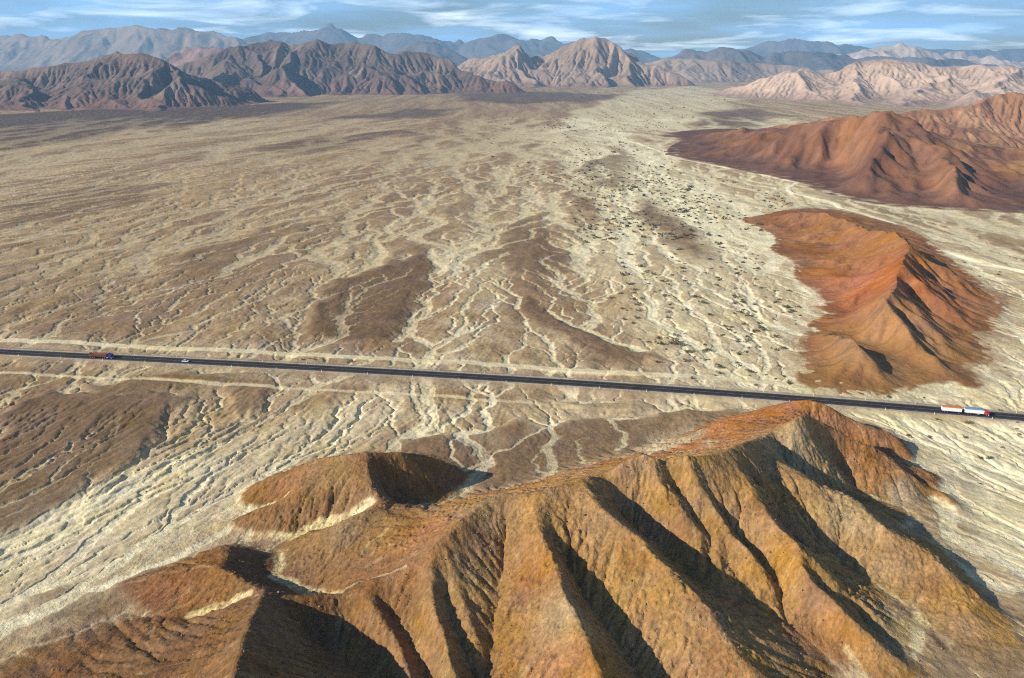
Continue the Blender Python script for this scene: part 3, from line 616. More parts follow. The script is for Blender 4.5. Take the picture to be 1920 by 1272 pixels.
def mid_hill(name, lines, rect, res, fres, colf, gsc, gamp, base_lines, mat=M_MID, border=-6, bl=1.2, wat=.06, nk=.06):
    x0, x1, y0, y1 = rect
    Zc = membrane(x0, x1, y0, y1, res, lines+base_lines, border=border); Zc = blur(Zc, bl); Zc = Zc+.75*(Zc-blur(Zc, 12))*ss(.02, .25, Zc/Zc.max())
    xs_, ys_ = np.meshgrid(x0+np.arange(Zc.shape[1])*res, y0+np.arange(Zc.shape[0])*res); zm_ = Zc.max()
    nz = zm_*(nk*fbm(xs_/gsc*1.3, ys_/gsc*1.3, 3, 5)+.004*np.random.default_rng(2).standard_normal(Zc.shape))
    Zc, Aw = lem(Zc+nz*ss(.02*zm_, .15*zm_, Zc), res, 14, wat, .42, .05, .5, 4, fixed=Zc < .02*zm_)
    nx = int((x1-x0)/fres); ny = int((y1-y0)/fres)
    X, Y = np.meshgrid(x0+np.arange(nx)*fres, y0+np.arange(ny)*fres)
    Z = blur(upsample(Zc, x0, y0, res, X, Y), 1.0)
    Zs = blur(Zc, 2.5); gyc, gxc = np.gradient(Zs, res)
    A = upsample(gxc, x0, y0, res, X, Y); B = upsample(gyc, x0, y0, res, X, Y)
    zmax = float(Z.max())
    def det(x, y, z, gx, gy):
        x = x.astype(np.float32); y = y.astype(np.float32); hi = ss(0, .3*zmax, z)*.75+.25*ss(.2, 3, z)
        wx = x+gsc*.15*pn(x/gsc*1.7, y/gsc*1.7, 5); wy = y+gsc*.15*pn(x/gsc*1.7, y/gsc*1.7, 6)
        g = gullies(wx, wy, gx, gy, gsc, 4, 1.15, 1.1)
        f = fbm(x/gsc*3, y/gsc*3, 3, 9)
        z2 = z+hi*gamp*(g-.8+.25*f)*(1-.4*ss(.7, 1., z/zmax))+hi*gamp*.30*(np.abs(pn(x/gsc*7, y/gsc*7, 21))+.6*np.abs(pn(x/gsc*17, y/gsc*17, 22))-.3)
        return z2.astype(np.float32), colf(x, y, z, g, f).astype(np.float32)
    z, c = par(det, X.ravel(), Y.ravel(), Z.ravel(), A.ravel(), B.ravel(), n=16)
    return grid_mesh(name, X, Y, z.reshape(X.shape), c.reshape(X.shape+(3,)), mat, keep=Z > -2.5)

# orange hill across the highway
O_CREST = [
 [(1616, 429, 21), (1590, 455, 13), (1545, 470, 5), (1500, 488, 1)],
 [(1537, 402, 17), (1515, 425, 10), (1470, 440, 2)],
 [(1694, 470, 31), (1650, 492, 20), (1590, 508, 10), (1530, 520, 3)],
 [(1640, 515, 20), (1600, 545, 13), (1560, 562, 4)],
 [(1387, 412, 0), (1440, 408, 6), (1489, 399, 13), (1537, 402, 17), (1582, 414, 19), (1616, 429, 21), (1650, 433, 26), (1691, 447, 30), (1700, 466, 31), (1694, 490, 31), (1688, 511, 29.5), (1684, 530, 27), (1665, 556, 26)],
 [(1700, 466, 31), (1740, 485, 25), (1781, 504, 19), (1837, 537, 9), (1871, 563, .5)],
 [(1688, 511, 29.5), (1725, 530, 24), (1770, 562, 16), (1820, 590, 8), (1864, 606, .5)],
 [(1665, 556, 26), (1700, 575, 21), (1750, 605, 14), (1810, 645, 6), (1858, 678, .5)],
 [(1665, 556, 26), (1680, 590, 21), (1710, 630, 15), (1765, 680, 7), (1832, 730, .3)],
 [(1665, 556, 26), (1630, 568, 21), (1600, 582, 14), (1550, 592, 2)],
 [(1665, 556, 26), (1650, 590, 20), (1610, 612, 11), (1572, 618, 6)],
 [(1510, 624, 1), (1545, 624, 7), (1575, 629, 13), (1600, 641, 15.5), (1630, 668, 12), (1670, 708, 4.5), (1712, 732, .2)],
 [(1600, 641, 15.5), (1580, 680, 7.5), (1550, 725, 1)],
 [(1582, 414, 19), (1560, 440, 11), (1500, 470, 3)],
 [(1650, 433, 26), (1610, 470, 15), (1540, 505, 5), (1492, 510, .5)],
 [(1691, 490, 31), (1640, 515, 20), (1580, 535, 9), (1530, 545, .5)],
]
O_VAL = [
 [(1575, 617, 5), (1620, 637, 3.5), (1660, 664, 2), (1700, 705, 1), (1722, 728, 0)],
 [(1678, 575, 21), (1715, 610, 14), (1760, 655, 7), (1790, 690, 2.5), (1812, 692, .5)],
 [(1700, 535, 22), (1760, 580, 12), (1830, 620, 3), (1862, 635, 0)],
 [(1720, 492, 25), (1780, 530, 13), (1840, 565, 4), (1872, 580, 0)],
 [(1630, 540, 17), (1580, 562, 7), (1552, 580, 1)],
]
O_BASE = [[(1380, 411, 0), (1440, 437, 0), (1452, 452, 0), (1437, 469, 0), (1478, 489, 0), (1488, 504, 0), (1483, 519, 0), (1526, 546, 0), (1562, 574, 0), (1549, 591, 0), (1514, 606, 0), (1517, 622, 0), (1497, 640, 0), (1499, 680, 0), (1484, 700, 0), (1488, 727, 0), (1537, 738, 0), (1612, 746, 0), (1669, 744, 0), (1724, 730, 0), (1785, 720, 0), (1836, 735, 0), (1849, 714, 0), (1820, 692, 0), (1863, 682, 0), (1859, 657, 0), (1867, 606, 0), (1882, 580, 0), (1874, 562, 0), (1840, 532, 0), (1790, 492, 0), (1750, 455, 0), (1705, 428, 0), (1650, 412, 0), (1600, 396, 0), (1540, 388, 0), (1480, 389, 0), (1430, 402, 0), (1380, 411, 0)]]
def low_mix(col, x, y, z, f, lo, hi):
    k = ss(hi, lo, z+.6*f); low = np.nonzero(k > .001)[0]
    if low.size:
        _, pc2 = plain(x[low], y[low]); col[low] = mixc(col[low], pc2, k[low])
    return col
def o_col(x, y, z, g, f):
    a = pn(x/55, y/70, 50)+.5*pn(x/20, y/20, 51)
    q = unp(1640, 530, 15); red = np.exp(-(((x-q[0])/55)**2+((y-q[1])/75)**2))
    near = ss(560, 470, y)
    col = mixc(np.broadcast_to(C(138, 90, 54), x.shape+(3,)), C(158, 112, 64), np.clip(.45+.6*a, 0, 1))
    col = mixc(col, C(158, 88, 52), np.clip(red*1.2+.35*a, 0, 1)*.6)
    col = mixc(col, C(146, 110, 66), near*np.clip(.75+.4*a, 0, 1)*.8)
    col = mixc(col, C(112, 72, 46), ss(.2, .8, pn(x/33, y/33, 57)+.3*f)*.5)
    col = mixc(col, C(178, 150, 108), ss(.5, 1.2, -g)*.2)
    return low_mix(col*(1+.12*f[..., None]), x, y, z, f*.4, .1, .6)
mid_hill('hill', lines_px(O_CREST)+lines_px(O_VAL), (120, 480, 390, 1090), 2.0, .85, o_col, 26., .6, lines_px(O_BASE), border=-5, wat=.14, nk=.08)

# red-brown hill beyond it
R_CREST = [
 [(1560, 218, 94), (1575, 240, 74), (1560, 275, 42), (1545, 320, 14), (1540, 350, 1)],
 [(1744, 237, 85), (1770, 300, 56), (1790, 350, 26), (1800, 392, 1)],
 [(1370, 264, 34), (1375, 285, 16), (1360, 308, 1)],
 [(1249, 289, 0), (1330, 270, 22), (1425, 257, 48), (1500, 240, 70), (1560, 218, 94), (1600, 211, 100), (1680, 213, 98), (1715, 222, 93), (1744, 237, 85), (1790, 268, 68), (1830, 305, 45), (1880, 345, 22), (1930, 390, 3)],
 [(1600, 211, 100), (1635, 245, 82), (1642, 262, 74), (1624, 297, 50), (1575, 324, 28), (1525, 345, 6)],
 [(1425, 257, 48), (1440, 280, 30), (1420, 305, 12), (1400, 320, 2)],
 [(1500, 240, 70), (1520, 265, 50), (1500, 300, 22), (1480, 332, 3)],
 [(1680, 213, 98), (1715, 250, 78), (1740, 290, 52), (1745, 340, 24), (1740, 388, 2)],
 [(1642, 262, 74), (1670, 310, 40), (1680, 350, 18), (1680, 386, 2)],
 [(1790, 268, 68), (1850, 275, 55), (1920, 280, 50), (2000, 290, 46)],
 [(1850, 275, 55), (1890, 320, 30), (1940, 370, 8)],
 [(1237, 254, 1), (1290, 249, 12), (1330, 245, 24), (1390, 240, 34), (1485, 233, 62), (1540, 222, 88)],
]
R_BASE = [[(1244, 291, 0), (1324, 307, 0), (1387, 321, 0), (1492, 343, 0), (1537, 358, 0), (1597, 377, 0), (1687, 390, 0), (1785, 395, 0), (1920, 403, 0), (2100, 415, 0)],
          [(1244, 291, 0), (1250, 275, -1), (1290, 262, 2), (1270, 256, 0), (1228, 254, 0), (1290, 243, 0), (1400, 229, 0)]]
def r_col(x, y, z, g, f):
    a = pn(x/120, y/150, 50)+.5*pn(x/45, y/45, 51)
    col = mixc(np.broadcast_to(C(110, 74, 54), x.shape+(3,)), C(138, 96, 66), np.clip(.5+.7*a, 0, 1))
    col = mixc(col, C(160, 120, 80), ss(.1, .9, pn(x/90, y/90, 53)+.4*f+.004*(x-700))*.8)
    col = mixc(col, C(84, 56, 50), ss(.1, .8, pn(x/70, y/130, 57)+.3*f)*.55)
    col = mixc(col, C(92, 68, 62), ss(20, 4, z)*.5)
    return low_mix(col*(1+.12*f[..., None]), x, y, z, f, .2, 1.5)
mid_hill('hill', lines_px(R_CREST), (260, 1500, 880, 2500), 6.0, 2.4, r_col, 95., 3.0, lines_px(R_BASE), border=-10, wat=.30, nk=.13)
print('mid', time.time()-T0)

# ------------------------------------------------------------------ mountains: crest, spurs, then drainage cut into the flanks
def mountain(name, crest, res, slope, colf, gsc, gamp, spur_step, spur_len=2.0, seed=1, spurs=(), margin=1.0, zfloor=-3, wat=.16, nk=.075):
    r_ = np.random.default_rng(seed)
    Lc = spline([unpY(*c) for c in crest], 5)
    lines = [(Lc, slope)]
    seg = np.hypot(np.diff(Lc[:, 0]), np.diff(Lc[:, 1])); s = np.concatenate([[0], np.cumsum(seg)])
    k = 0
    for d in np.arange(spur_step*.4, s[-1], spur_step):
        i = min(len(seg)-1, np.searchsorted(s, d)-1); t = (d-s[i])/seg[i]; p = Lc[i]+(Lc[i+1]-Lc[i])*t
        dr = (Lc[i+1]-Lc[i])[:2]/seg[i]
        for sd in (-1, 1):
            nrm = np.array([dr[1], -dr[0]])*sd; a = r_.normal(0, .35); nrm = np.array([nrm[0]*cos(a)-nrm[1]*sin(a), nrm[0]*sin(a)+nrm[1]*cos(a)])
            z0 = p[2]*r_.uniform(.84, .95); ln = z0*spur_len*r_.uniform(.7, 1.15)
            b = r_.normal(0, .3); n2 = np.array([nrm[0]*cos(b)-nrm[1]*sin(b), nrm[0]*sin(b)+nrm[1]*cos(b)])
            q0 = p[:2]; q1 = q0+nrm*ln*.45; q2 = q1+n2*ln*.55
            lines.append((np.array([[*q0, z0], [*q1, z0*r_.uniform(.55, .72)], [*q2, 0.]]), slope*1.25))
    for sp in spurs: lines.append((spline([unpY(*c) for c in sp], 4), slope*1.2))
    zm = Lc[:, 2].max(); ext = zm/slope*margin*1.3+gsc
    x0, x1 = Lc[:, 0].min()-ext, Lc[:, 0].max()+ext; y0, y1 = Lc[:, 1].min()-ext, Lc[:, 1].max()+ext
    for sp, _ in lines[len(lines)-len(spurs):] if spurs else []: x0 = min(x0, sp[:, 0].min()-gsc); x1 = max(x1, sp[:, 0].max()+gsc); y0 = min(y0, sp[:, 1].min()-gsc); y1 = max(y1, sp[:, 1].max()+gsc)
    nx = int((x1-x0)/res); ny = int((y1-y0)/res)
    X, Y = np.meshgrid(x0+np.arange(nx)*res, y0+np.arange(ny)*res)
    def tent(x, y):
        wx = x+gsc*.35*pn(x/gsc*.8, y/gsc*.8, seed)+gsc*.1*pn(x/gsc*3, y/gsc*3, seed+9); wy = y+gsc*.35*pn(x/gsc*.8, y/gsc*.8, seed+3)+gsc*.1*pn(x/gsc*3, y/gsc*3, seed+8)
        h = np.full(x.shape, -1e3, np.float32)
        for ln, sl_ in lines:
            d2, z = seg_d2(wx.astype(np.float32), wy.astype(np.float32), [tuple(v) for v in ln]); v = z-sl_*np.sqrt(d2)
            k_ = zm*.02; m = np.clip(.5+.5*(v-h)/k_, 0, 1); h = h+(v-h)*m+k_*m*(1-m)
        hh = h/zm; h = np.where(h > 0, zm*(hh+.0)*(.84+.16*np.clip(hh, 0, 1)), h)
        return (h.astype(np.float32),)
    Z = par(tent, X.ravel(), Y.ravel(), n=16)[0].reshape(X.shape)
    if res < 14:
        nz = zm*(nk*fbm(X/gsc*1.2, Y/gsc*1.2, 4, seed)+.006*np.random.default_rng(seed).standard_normal(Z.shape)); ins = ss(.01*zm, .12*zm, Z)*(1-.6*ss(.75, 1, Z/zm))
        Z, _ = lem(Z+nz*ins, res, 15, wat, .42, .045, .5, seed, fixed=Z < .015*zm); gamp = gamp*.22
    Zs = blur(Z, max(1.5, gsc*.12/res)); GYg, GXg = np.gradient(Zs, res)
    def det(x, y, z, gx, gy):
        x = x.astype(np.float32); y = y.astype(np.float32); hi = ss(0, .35*zm, z)*.8+.2*ss(0, .05*zm, z)
        g = gullies(x+gsc*.12*pn(x/gsc*2, y/gsc*2, 4), y+gsc*.12*pn(x/gsc*2, y/gsc*2, 7), gx, gy, gsc, 5, 1.1, 1.3, .5)
        f = fbm(x/gsc*4, y/gsc*4, 3, 9)
        z2 = z+hi*gamp*(g-1.0+.22*f)*(1-.2*ss(.72, 1., z/zm))
        return z2.astype(np.float32), colf(x, y, z/zm, g, f).astype(np.float32)
    z, c = par(det, X.ravel(), Y.ravel(), Z.ravel(), GXg.ravel(), GYg.ravel(), n=16)
    return grid_mesh(name, X, Y, z.reshape(X.shape), c.reshape(X.shape+(3,)), M_FAR, keep=Z > zfloor-.03*zm)
def pal(c1, c2, c3, clow, sc, lowt=.25):
    c1, c2, c3, clow = C(*c1), C(*c2), C(*c3), C(*clow)
    def fn(x, y, h, g, f):
        a = pn(x/sc, y/sc, 50)+.5*pn(x/sc*3, y/sc*3, 51)
        col = mixc(np.broadcast_to(c1, x.shape+(3,)), c2, np.clip(.5+.7*a, 0, 1))
        col = mixc(col, c3, ss(.1, .9, pn(x/sc*1.7, y/sc*1.7, 53)+.4*f+.25*g)*.7)
        col = mixc(col, clow, ss(lowt, .03, h)*.75)
        return col*(1+.10*f[..., None])
    return fn
P_LEFT = pal((94, 78, 72), (118, 98, 87), (146, 124, 108), (122, 88, 73), 420, .4)
mountain('mountain', [(-330, 150, 3700), (-150, 128, 3800), (0, 128, 3900), (75, 117, 3950), (125, 107, 3950), (200, 97, 3900), (240, 95, 3900), (295, 97, 3850), (325, 109, 3850), (350, 122, 3850), (390, 138, 3900), (425, 149, 3950), (475, 169, 4100), (515, 186, 4250)], 5.0, .50, P_LEFT, 260., 22., 240, 1.9, seed=11,
         spurs=[[(240, 97, 3900), (255, 130, 3750), (275, 160, 3600), (300, 203, 3250)], [(125, 108, 3950), (120, 150, 3700), (150, 205, 3250)], [(0, 130, 3900), (30, 165, 3550), (60, 208, 3180)], [(325, 110, 3850), (380, 155, 3650), (440, 196, 3600)]])
mountain('mountain', [(330, 125, 5600), (380, 103, 5600), (420, 90, 5600), (450, 82, 5600), (500, 75, 5650), (522, 73, 5650), (545, 79, 5650), (600, 71, 5600), (635, 74, 5600), (675, 71, 5600), (710, 77, 5550), (740, 90, 5500), (780, 95, 5500), (820, 107, 5450), (870, 125, 5400), (925, 146, 5350), (985, 172, 5300)], 7.0, .52, P_LEFT, 340., 32., 330, 2.0, seed=12,
         spurs=[[(520, 75, 5650), (500, 120, 5300), (520, 165, 5000)], [(675, 73, 5600), (660, 120, 5300), (640, 165, 4950)], [(780, 96, 5500), (780, 135, 5250), (800, 172, 5050)], [(600, 74, 5600), (590, 130, 5250), (560, 176, 4800)], [(460, 82, 5600), (470, 120, 5200), (500, 160, 4800), (520, 176, 4600)], [(430, 90, 5600), (420, 130, 5000), (450, 165, 4600)], [(560, 80, 5600), (530, 130, 5000), (540, 172, 4700)]])
P_CEN = pal((150, 126, 106), (168, 142, 120), (112, 94, 86), (140, 110, 94), 600, .12)
mountain('mountain', [(840, 128, 7600), (870, 108, 7500), (920, 96, 7400), (950, 85, 7300), (970, 80, 7300), (995, 94, 7300), (1015, 99, 7350), (1050, 82, 7350), (1075, 72, 7300), (1125, 65, 7250), (1150, 70, 7200), (1162, 84, 7200), (1182, 97, 7150), (1212, 108, 7100), (1242, 123, 7050), (1270, 141, 7000), (1297, 158, 6950)], 9.0, .56, P_CEN, 330., 38., 330, 1.7, seed=13,
         spurs=[[(1125, 67, 7250), (1110, 110, 6950), (1090, 150, 6600)], [(970, 82, 7300), (985, 130, 6850), (1010, 162, 6450)], [(1150, 72, 7200), (1180, 120, 6900), (1200, 155, 6650)], [(930, 96, 7400), (920, 140, 6700), (950, 168, 6250)]])
P_PALE = pal((182, 156, 136), (194, 168, 147), (152, 128, 113), (158, 130, 114), 500, .25)
mountain('mountain', [(1355, 173, 5200), (1380, 161, 5050), (1410, 151, 4900), (1440, 140, 4800), (1470, 127, 4700), (1500, 124, 4650), (1522, 130, 4650), (1537, 132, 4700), (1575, 121, 4700), (1612, 114, 4700), (1669, 110, 4700), (1725, 117, 4700), (1762, 121, 4650), (1840, 119, 4600), (1920, 122, 4600), (2050, 118, 4600), (2250, 130, 4600)], 6.0, .36, P_PALE, 250., 20., 260, 3.0, seed=14,
         spurs=[[(1500, 126, 4650), (1520, 155, 4350), (1560, 188, 4000)], [(1612, 116, 4700), (1600, 155, 4250), (1610, 195, 3700)], [(1760, 122, 4650), (1740, 160, 4050), (1700, 195, 3500)], [(1900, 122, 4600), (1870, 150, 4000), (1830, 178, 3500)]])
P_TAN = pal((132, 92, 66), (156, 112, 78), (176, 134, 98), (112, 80, 66), 260, .15)
mountain('mountain', [(1487, 226, 2300), (1530, 217, 2100), (1590, 213, 1950), (1642, 209, 1850), (1700, 203, 1850), (1762, 196, 1850), (1815, 187, 1880), (1860, 176, 1900), (1905, 171, 1900), (1960, 168, 1900), (2060, 172, 1900), (2200, 190, 1850)], 3.2, .42, P_TAN, 150., 11., 1e6, 2.2, seed=15, nk=.03)
# ranges at the back
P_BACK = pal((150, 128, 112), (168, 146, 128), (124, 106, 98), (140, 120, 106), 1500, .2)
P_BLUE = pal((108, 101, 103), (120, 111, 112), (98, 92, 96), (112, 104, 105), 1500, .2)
mountain('mountain', [(290, 112, 7600), (320, 95, 7500), (345, 91, 7500), (380, 94, 7500), (415, 97, 7500), (440, 120, 7500)], 14., .4, pal((160, 128, 116), (172, 140, 126), (140, 110, 100), (150, 120, 108), 500), 500., 30., 400, seed=16)
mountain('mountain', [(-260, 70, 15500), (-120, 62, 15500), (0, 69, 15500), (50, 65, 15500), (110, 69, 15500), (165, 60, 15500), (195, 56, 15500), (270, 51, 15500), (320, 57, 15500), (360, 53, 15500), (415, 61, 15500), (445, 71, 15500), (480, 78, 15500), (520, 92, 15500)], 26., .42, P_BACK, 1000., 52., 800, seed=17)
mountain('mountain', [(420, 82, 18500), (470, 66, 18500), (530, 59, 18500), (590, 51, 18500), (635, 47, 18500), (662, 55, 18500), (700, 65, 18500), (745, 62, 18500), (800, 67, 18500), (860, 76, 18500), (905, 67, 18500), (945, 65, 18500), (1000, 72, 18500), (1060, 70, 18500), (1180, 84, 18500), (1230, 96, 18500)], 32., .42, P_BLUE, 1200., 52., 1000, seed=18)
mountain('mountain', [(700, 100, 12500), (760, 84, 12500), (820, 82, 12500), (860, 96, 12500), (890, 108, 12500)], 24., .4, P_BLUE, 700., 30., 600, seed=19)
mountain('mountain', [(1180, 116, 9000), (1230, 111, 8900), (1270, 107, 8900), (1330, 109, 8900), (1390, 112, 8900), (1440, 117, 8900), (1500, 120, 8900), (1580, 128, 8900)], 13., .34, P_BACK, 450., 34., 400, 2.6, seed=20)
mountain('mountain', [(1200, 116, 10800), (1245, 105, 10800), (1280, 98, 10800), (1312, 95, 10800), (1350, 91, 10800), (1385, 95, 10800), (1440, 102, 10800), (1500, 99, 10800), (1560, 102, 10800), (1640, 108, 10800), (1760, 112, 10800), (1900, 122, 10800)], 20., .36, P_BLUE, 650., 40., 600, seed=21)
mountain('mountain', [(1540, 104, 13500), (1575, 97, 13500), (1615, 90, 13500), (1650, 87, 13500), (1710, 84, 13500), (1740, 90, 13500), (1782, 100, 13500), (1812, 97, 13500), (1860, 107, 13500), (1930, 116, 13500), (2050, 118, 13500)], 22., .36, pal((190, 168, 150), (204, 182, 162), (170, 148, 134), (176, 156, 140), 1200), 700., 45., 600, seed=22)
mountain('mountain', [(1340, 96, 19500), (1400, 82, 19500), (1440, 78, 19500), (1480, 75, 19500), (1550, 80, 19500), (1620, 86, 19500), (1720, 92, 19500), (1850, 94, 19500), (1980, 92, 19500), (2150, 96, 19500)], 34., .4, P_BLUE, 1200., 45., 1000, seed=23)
print('mountains', time.time()-T0)

# ------------------------------------------------------------------ plain materials for built things
def mat(name, col, rough=.6, metal=0.0, var=.12, scale=3.0):
    m = bpy.data.materials.new(name); m.use_nodes = True; nt = m.node_tree; b = nt.nodes['Principled BSDF']
    tc = nt.nodes.new('ShaderNodeTexCoord'); n = nt.nodes.new('ShaderNodeTexNoise'); n.inputs['Scale'].default_value = scale; n.inputs['Detail'].default_value = 4
    nt.links.new(tc.outputs['Object'], n.inputs['Vector'])
    r = nt.nodes.new('ShaderNodeMapRange'); r.inputs[1].default_value = .3; r.inputs[2].default_value = .7; r.inputs[3].default_value = 1-var; r.inputs[4].default_value = 1+var
    nt.links.new(n.outputs[0], r.inputs[0]); v = nt.nodes.new('ShaderNodeVectorMath'); v.operation = 'SCALE'; v.inputs[0].default_value = tuple(float(q) for q in col[:3])
    nt.links.new(r.outputs[0], v.inputs['Scale']); nt.links.new(v.outputs[0], b.inputs['Base Color'])
    b.inputs['Specular IOR Level'].default_value = .15 if rough > .7 else .5
    b.inputs['Roughness'].default_value = rough; b.inputs['Metallic'].default_value = metal
    return m
M = dict(asphalt=mat('asphalt', (.034, .029, .028), .95, var=.25, scale=.15), line=mat('worn_paint', (.30, .28, .24), .8, var=.35, scale=.6),
         red=mat('red_paint', (.52, .03, .025), .35), white=mat('white_paint', (.80, .79, .78), .45), blue=mat('blue_paint', (.02, .03, .30), .35),
         tyre=mat('tyre', (.02, .02, .02), .9), steel=mat('steel', (.30, .30, .31), .45, .6), glass=mat('dark_glass', (.015, .02, .03), .08),
         tarp_o=mat('orange_tarpaulin', (.42, .15, .05), .8), tarp_b=mat('blue_tarpaulin', (.10, .22, .34), .8), rust=mat('rust_orange_boards', (.20, .062, .024), .75, var=.3, scale=1.5),
         frame=mat('chassis_black', (.03, .03, .03), .7), lamp=mat('lamp_lens', (.75, .74, .68), .2), silver=mat('car_paint', (.62, .70, .74), .3), post=mat('post_white', (.82, .80, .74), .7),
         band=mat('post_black', (.03, .03, .03), .7), amber=mat('amber_lens', (.7, .25, .02), .3), shrub=mat('desert_leaf', (.13, .118, .06), .85, var=.35, scale=1.5), shrub_b=mat('dry_leaf', (.19, .155, .09), .85, var=.35, scale=1.5),
         cargo=mat('dark_load', (.10, .05, .03), .9, var=.4, scale=1.2))
class MB:
    def __init__(self): self.v = []; self.f = []
    def box(self, x0, x1, y0, y1, z0, z1, tx0=0, tx1=0, ty=0):
        """box; the top may be drawn in by tx0 (rear), tx1 (front), ty (sides)"""
        b = len(self.v)
        self.v += [(x0, y0, z0), (x1, y0, z0), (x1, y1, z0), (x0, y1, z0), (x0+tx0, y0+ty, z1), (x1-tx1, y0+ty, z1), (x1-tx1, y1-ty, z1), (x0+tx0, y1-ty, z1)]
        self.f += [tuple(b+i for i in q) for q in ((3, 2, 1, 0), (4, 5, 6, 7), (0, 1, 5, 4), (1, 2, 6, 5), (2, 3, 7, 6), (3, 0, 4, 7))]; return self
    def cyl(self, cx, cy, cz, r, w, axis='y', n=18, r2=None):
        b = len(self.v); r2 = r if r2 is None else r2
        for k, rr in ((-1, r), (1, r2)):
            for i in range(n):
                a = 2*pi*i/n; p, q = rr*cos(a), rr*sin(a)
                self.v.append({'y': (cx+p, cy+k*w/2, cz+q), 'x': (cx+k*w/2, cy+p, cz+q), 'z': (cx+p, cy+q, cz+k*w/2)}[axis])
        self.f += [(b+i, b+(i+1) % n, b+n+(i+1) % n, b+n+i) for i in range(n)]+[tuple(b+i for i in range(n))[::-1], tuple(b+n+i for i in range(n))]; return self
    def prism(self, prof, y0, y1):
        """side profile (x, z) extruded across y"""
        b = len(self.v); n = len(prof); self.v += [(x, y0, z) for x, z in prof]+[(x, y1, z) for x, z in prof]
        self.f += [(b+i, b+(i+1) % n, b+n+(i+1) % n, b+n+i) for i in range(n)]+[tuple(range(b, b+n))[::-1], tuple(range(b+n, b+2*n))]; return self
    def build(self, name, m, parent=None, bevel=0.0):
        me = bpy.data.meshes.new(name); me.from_pydata(self.v, [], self.f)
        import bmesh
        bm = bmesh.new(); bm.from_mesh(me); bmesh.ops.recalc_face_normals(bm, faces=bm.faces)
        if bevel: bmesh.ops.bevel(bm, geom=[e for e in bm.edges if len(e.link_faces) == 2 and e.calc_face_angle() > .5], offset=bevel, segments=2, affect='EDGES', clamp_overlap=True)
        bm.to_mesh(me); bm.free(); me.materials.append(m)
        o = bpy.data.objects.new(name, me); COL.objects.link(o)
        if parent: o.parent = parent
        return o
def thing(name, label, cat, loc=(0, 0, 0), rz=0, group=None):
    o = bpy.data.objects.new(name, None); COL.objects.link(o); o.location = loc; o.rotation_euler = (0, 0, rz); o['label'] = label; o['category'] = cat
    if group: o['group'] = group
    return o
def tag(o, label, cat, group=None):
    o['label'] = label; o['category'] = cat
    if group: o['group'] = group

# ------------------------------------------------------------------ highway
ROAD_Z = .95
def ribbon(name, d0, d1, z, m, dashes=None, x0=-950, x1=700, step=4.0, drop=.0):
    mb = MB(); xs = np.arange(x0, x1, step)
    def pt(x, d, zz):
        sl_ = float(road_sl(x)); n = math.hypot(1, sl_); return (x-d*sl_/n, float(road_y(x))+d/n, zz)
    for i, (a, b) in enumerate(zip(xs[:-1], xs[1:])):
        if dashes and (i % dashes[1]) >= dashes[0]: continue
        k = len(mb.v); mb.v += [pt(a, d0, z), pt(b, d0, z), pt(b, d1, z), pt(a, d1, z)]; mb.f.append((k, k+1, k+2, k+3))
        if drop:
            mb.v += [pt(a, d0-.25, z-drop), pt(b, d0-.25, z-drop), pt(b, d1+.25, z-drop), pt(a, d1+.25, z-drop)]
            mb.f += [(k+4, k+5, k+1, k), (k+3, k+2, k+6, k+7)]
    o = mb.build(name, m); o['kind'] = 'structure'; return o
ribbon('road', -4.3, 4.3, ROAD_Z, M['asphalt'], drop=.12)
ribbon('road_marking', -.10, .10, ROAD_Z+.004, M['line'])
ribbon('road_marking', -3.75, -3.6, ROAD_Z+.004, M['line']); ribbon('road_marking', 3.6, 3.75, ROAD_Z+.004, M['line'])
def road_at(px, d=0.0, z=ROAD_Z):
    """point of the highway (offset d from its middle) seen in column px"""
    xs = np.linspace(-700, 500, 6000); sl_ = road_sl(xs); n = np.sqrt(1+sl_**2); X = xs-d*sl_/n; Y = road_y(xs)+d/n
    dep = Y*cos(PITCH)+(CAM_H-z)*sin(PITCH); u = 960+FOC*X/dep; i = int(np.argmin(np.abs(u-px)))
    return (float(X[i]), float(Y[i]), z), math.atan(float(sl_[i]))

# ------------------------------------------------------------------ vehicles (x runs forward)
def wheel(parent, x, y, r, w):
    t = MB().cyl(x, y, r, r, w, n=22).build('wheel', M['tyre'], parent, .03)
    s_ = 1 if y > 0 else -1
    MB().cyl(x, y+s_*(w/2+.005), r, r*.55, .04, n=16).build('rim', M['steel'], t)
    return t
def tarp_mb(x0, x1, hw, z, rise):
    mb = MB(); n = 7; m = 11
    for i in range(m):
        x = x0+(x1-x0)*i/(m-1); e = 1-.35*abs(2*i/(m-1)-1)**4
        for j in range(n):
            t = -1+2*j/(n-1); mb.v.append((x, t*hw, z+rise*e*(1-t*t)+(.05*math.sin(i*2.1+j) if 0 < j < n-1 else 0)))
    for i in range(m-1):
        for j in range(n-1): a = i*n+j; mb.f.append((a, a+n, a+n+1, a+1))
    b = len(mb.v)
    for i in (0, m-1):
        mb.v += [(x0+(x1-x0)*i/(m-1), -hw, z-.15), (x0+(x1-x0)*i/(m-1), hw, z-.15)]
    mb.f += [tuple(range(0, n))+(b+1, b), tuple(range((m-1)*n, m*n))+(b+3, b+2)]
    return mb
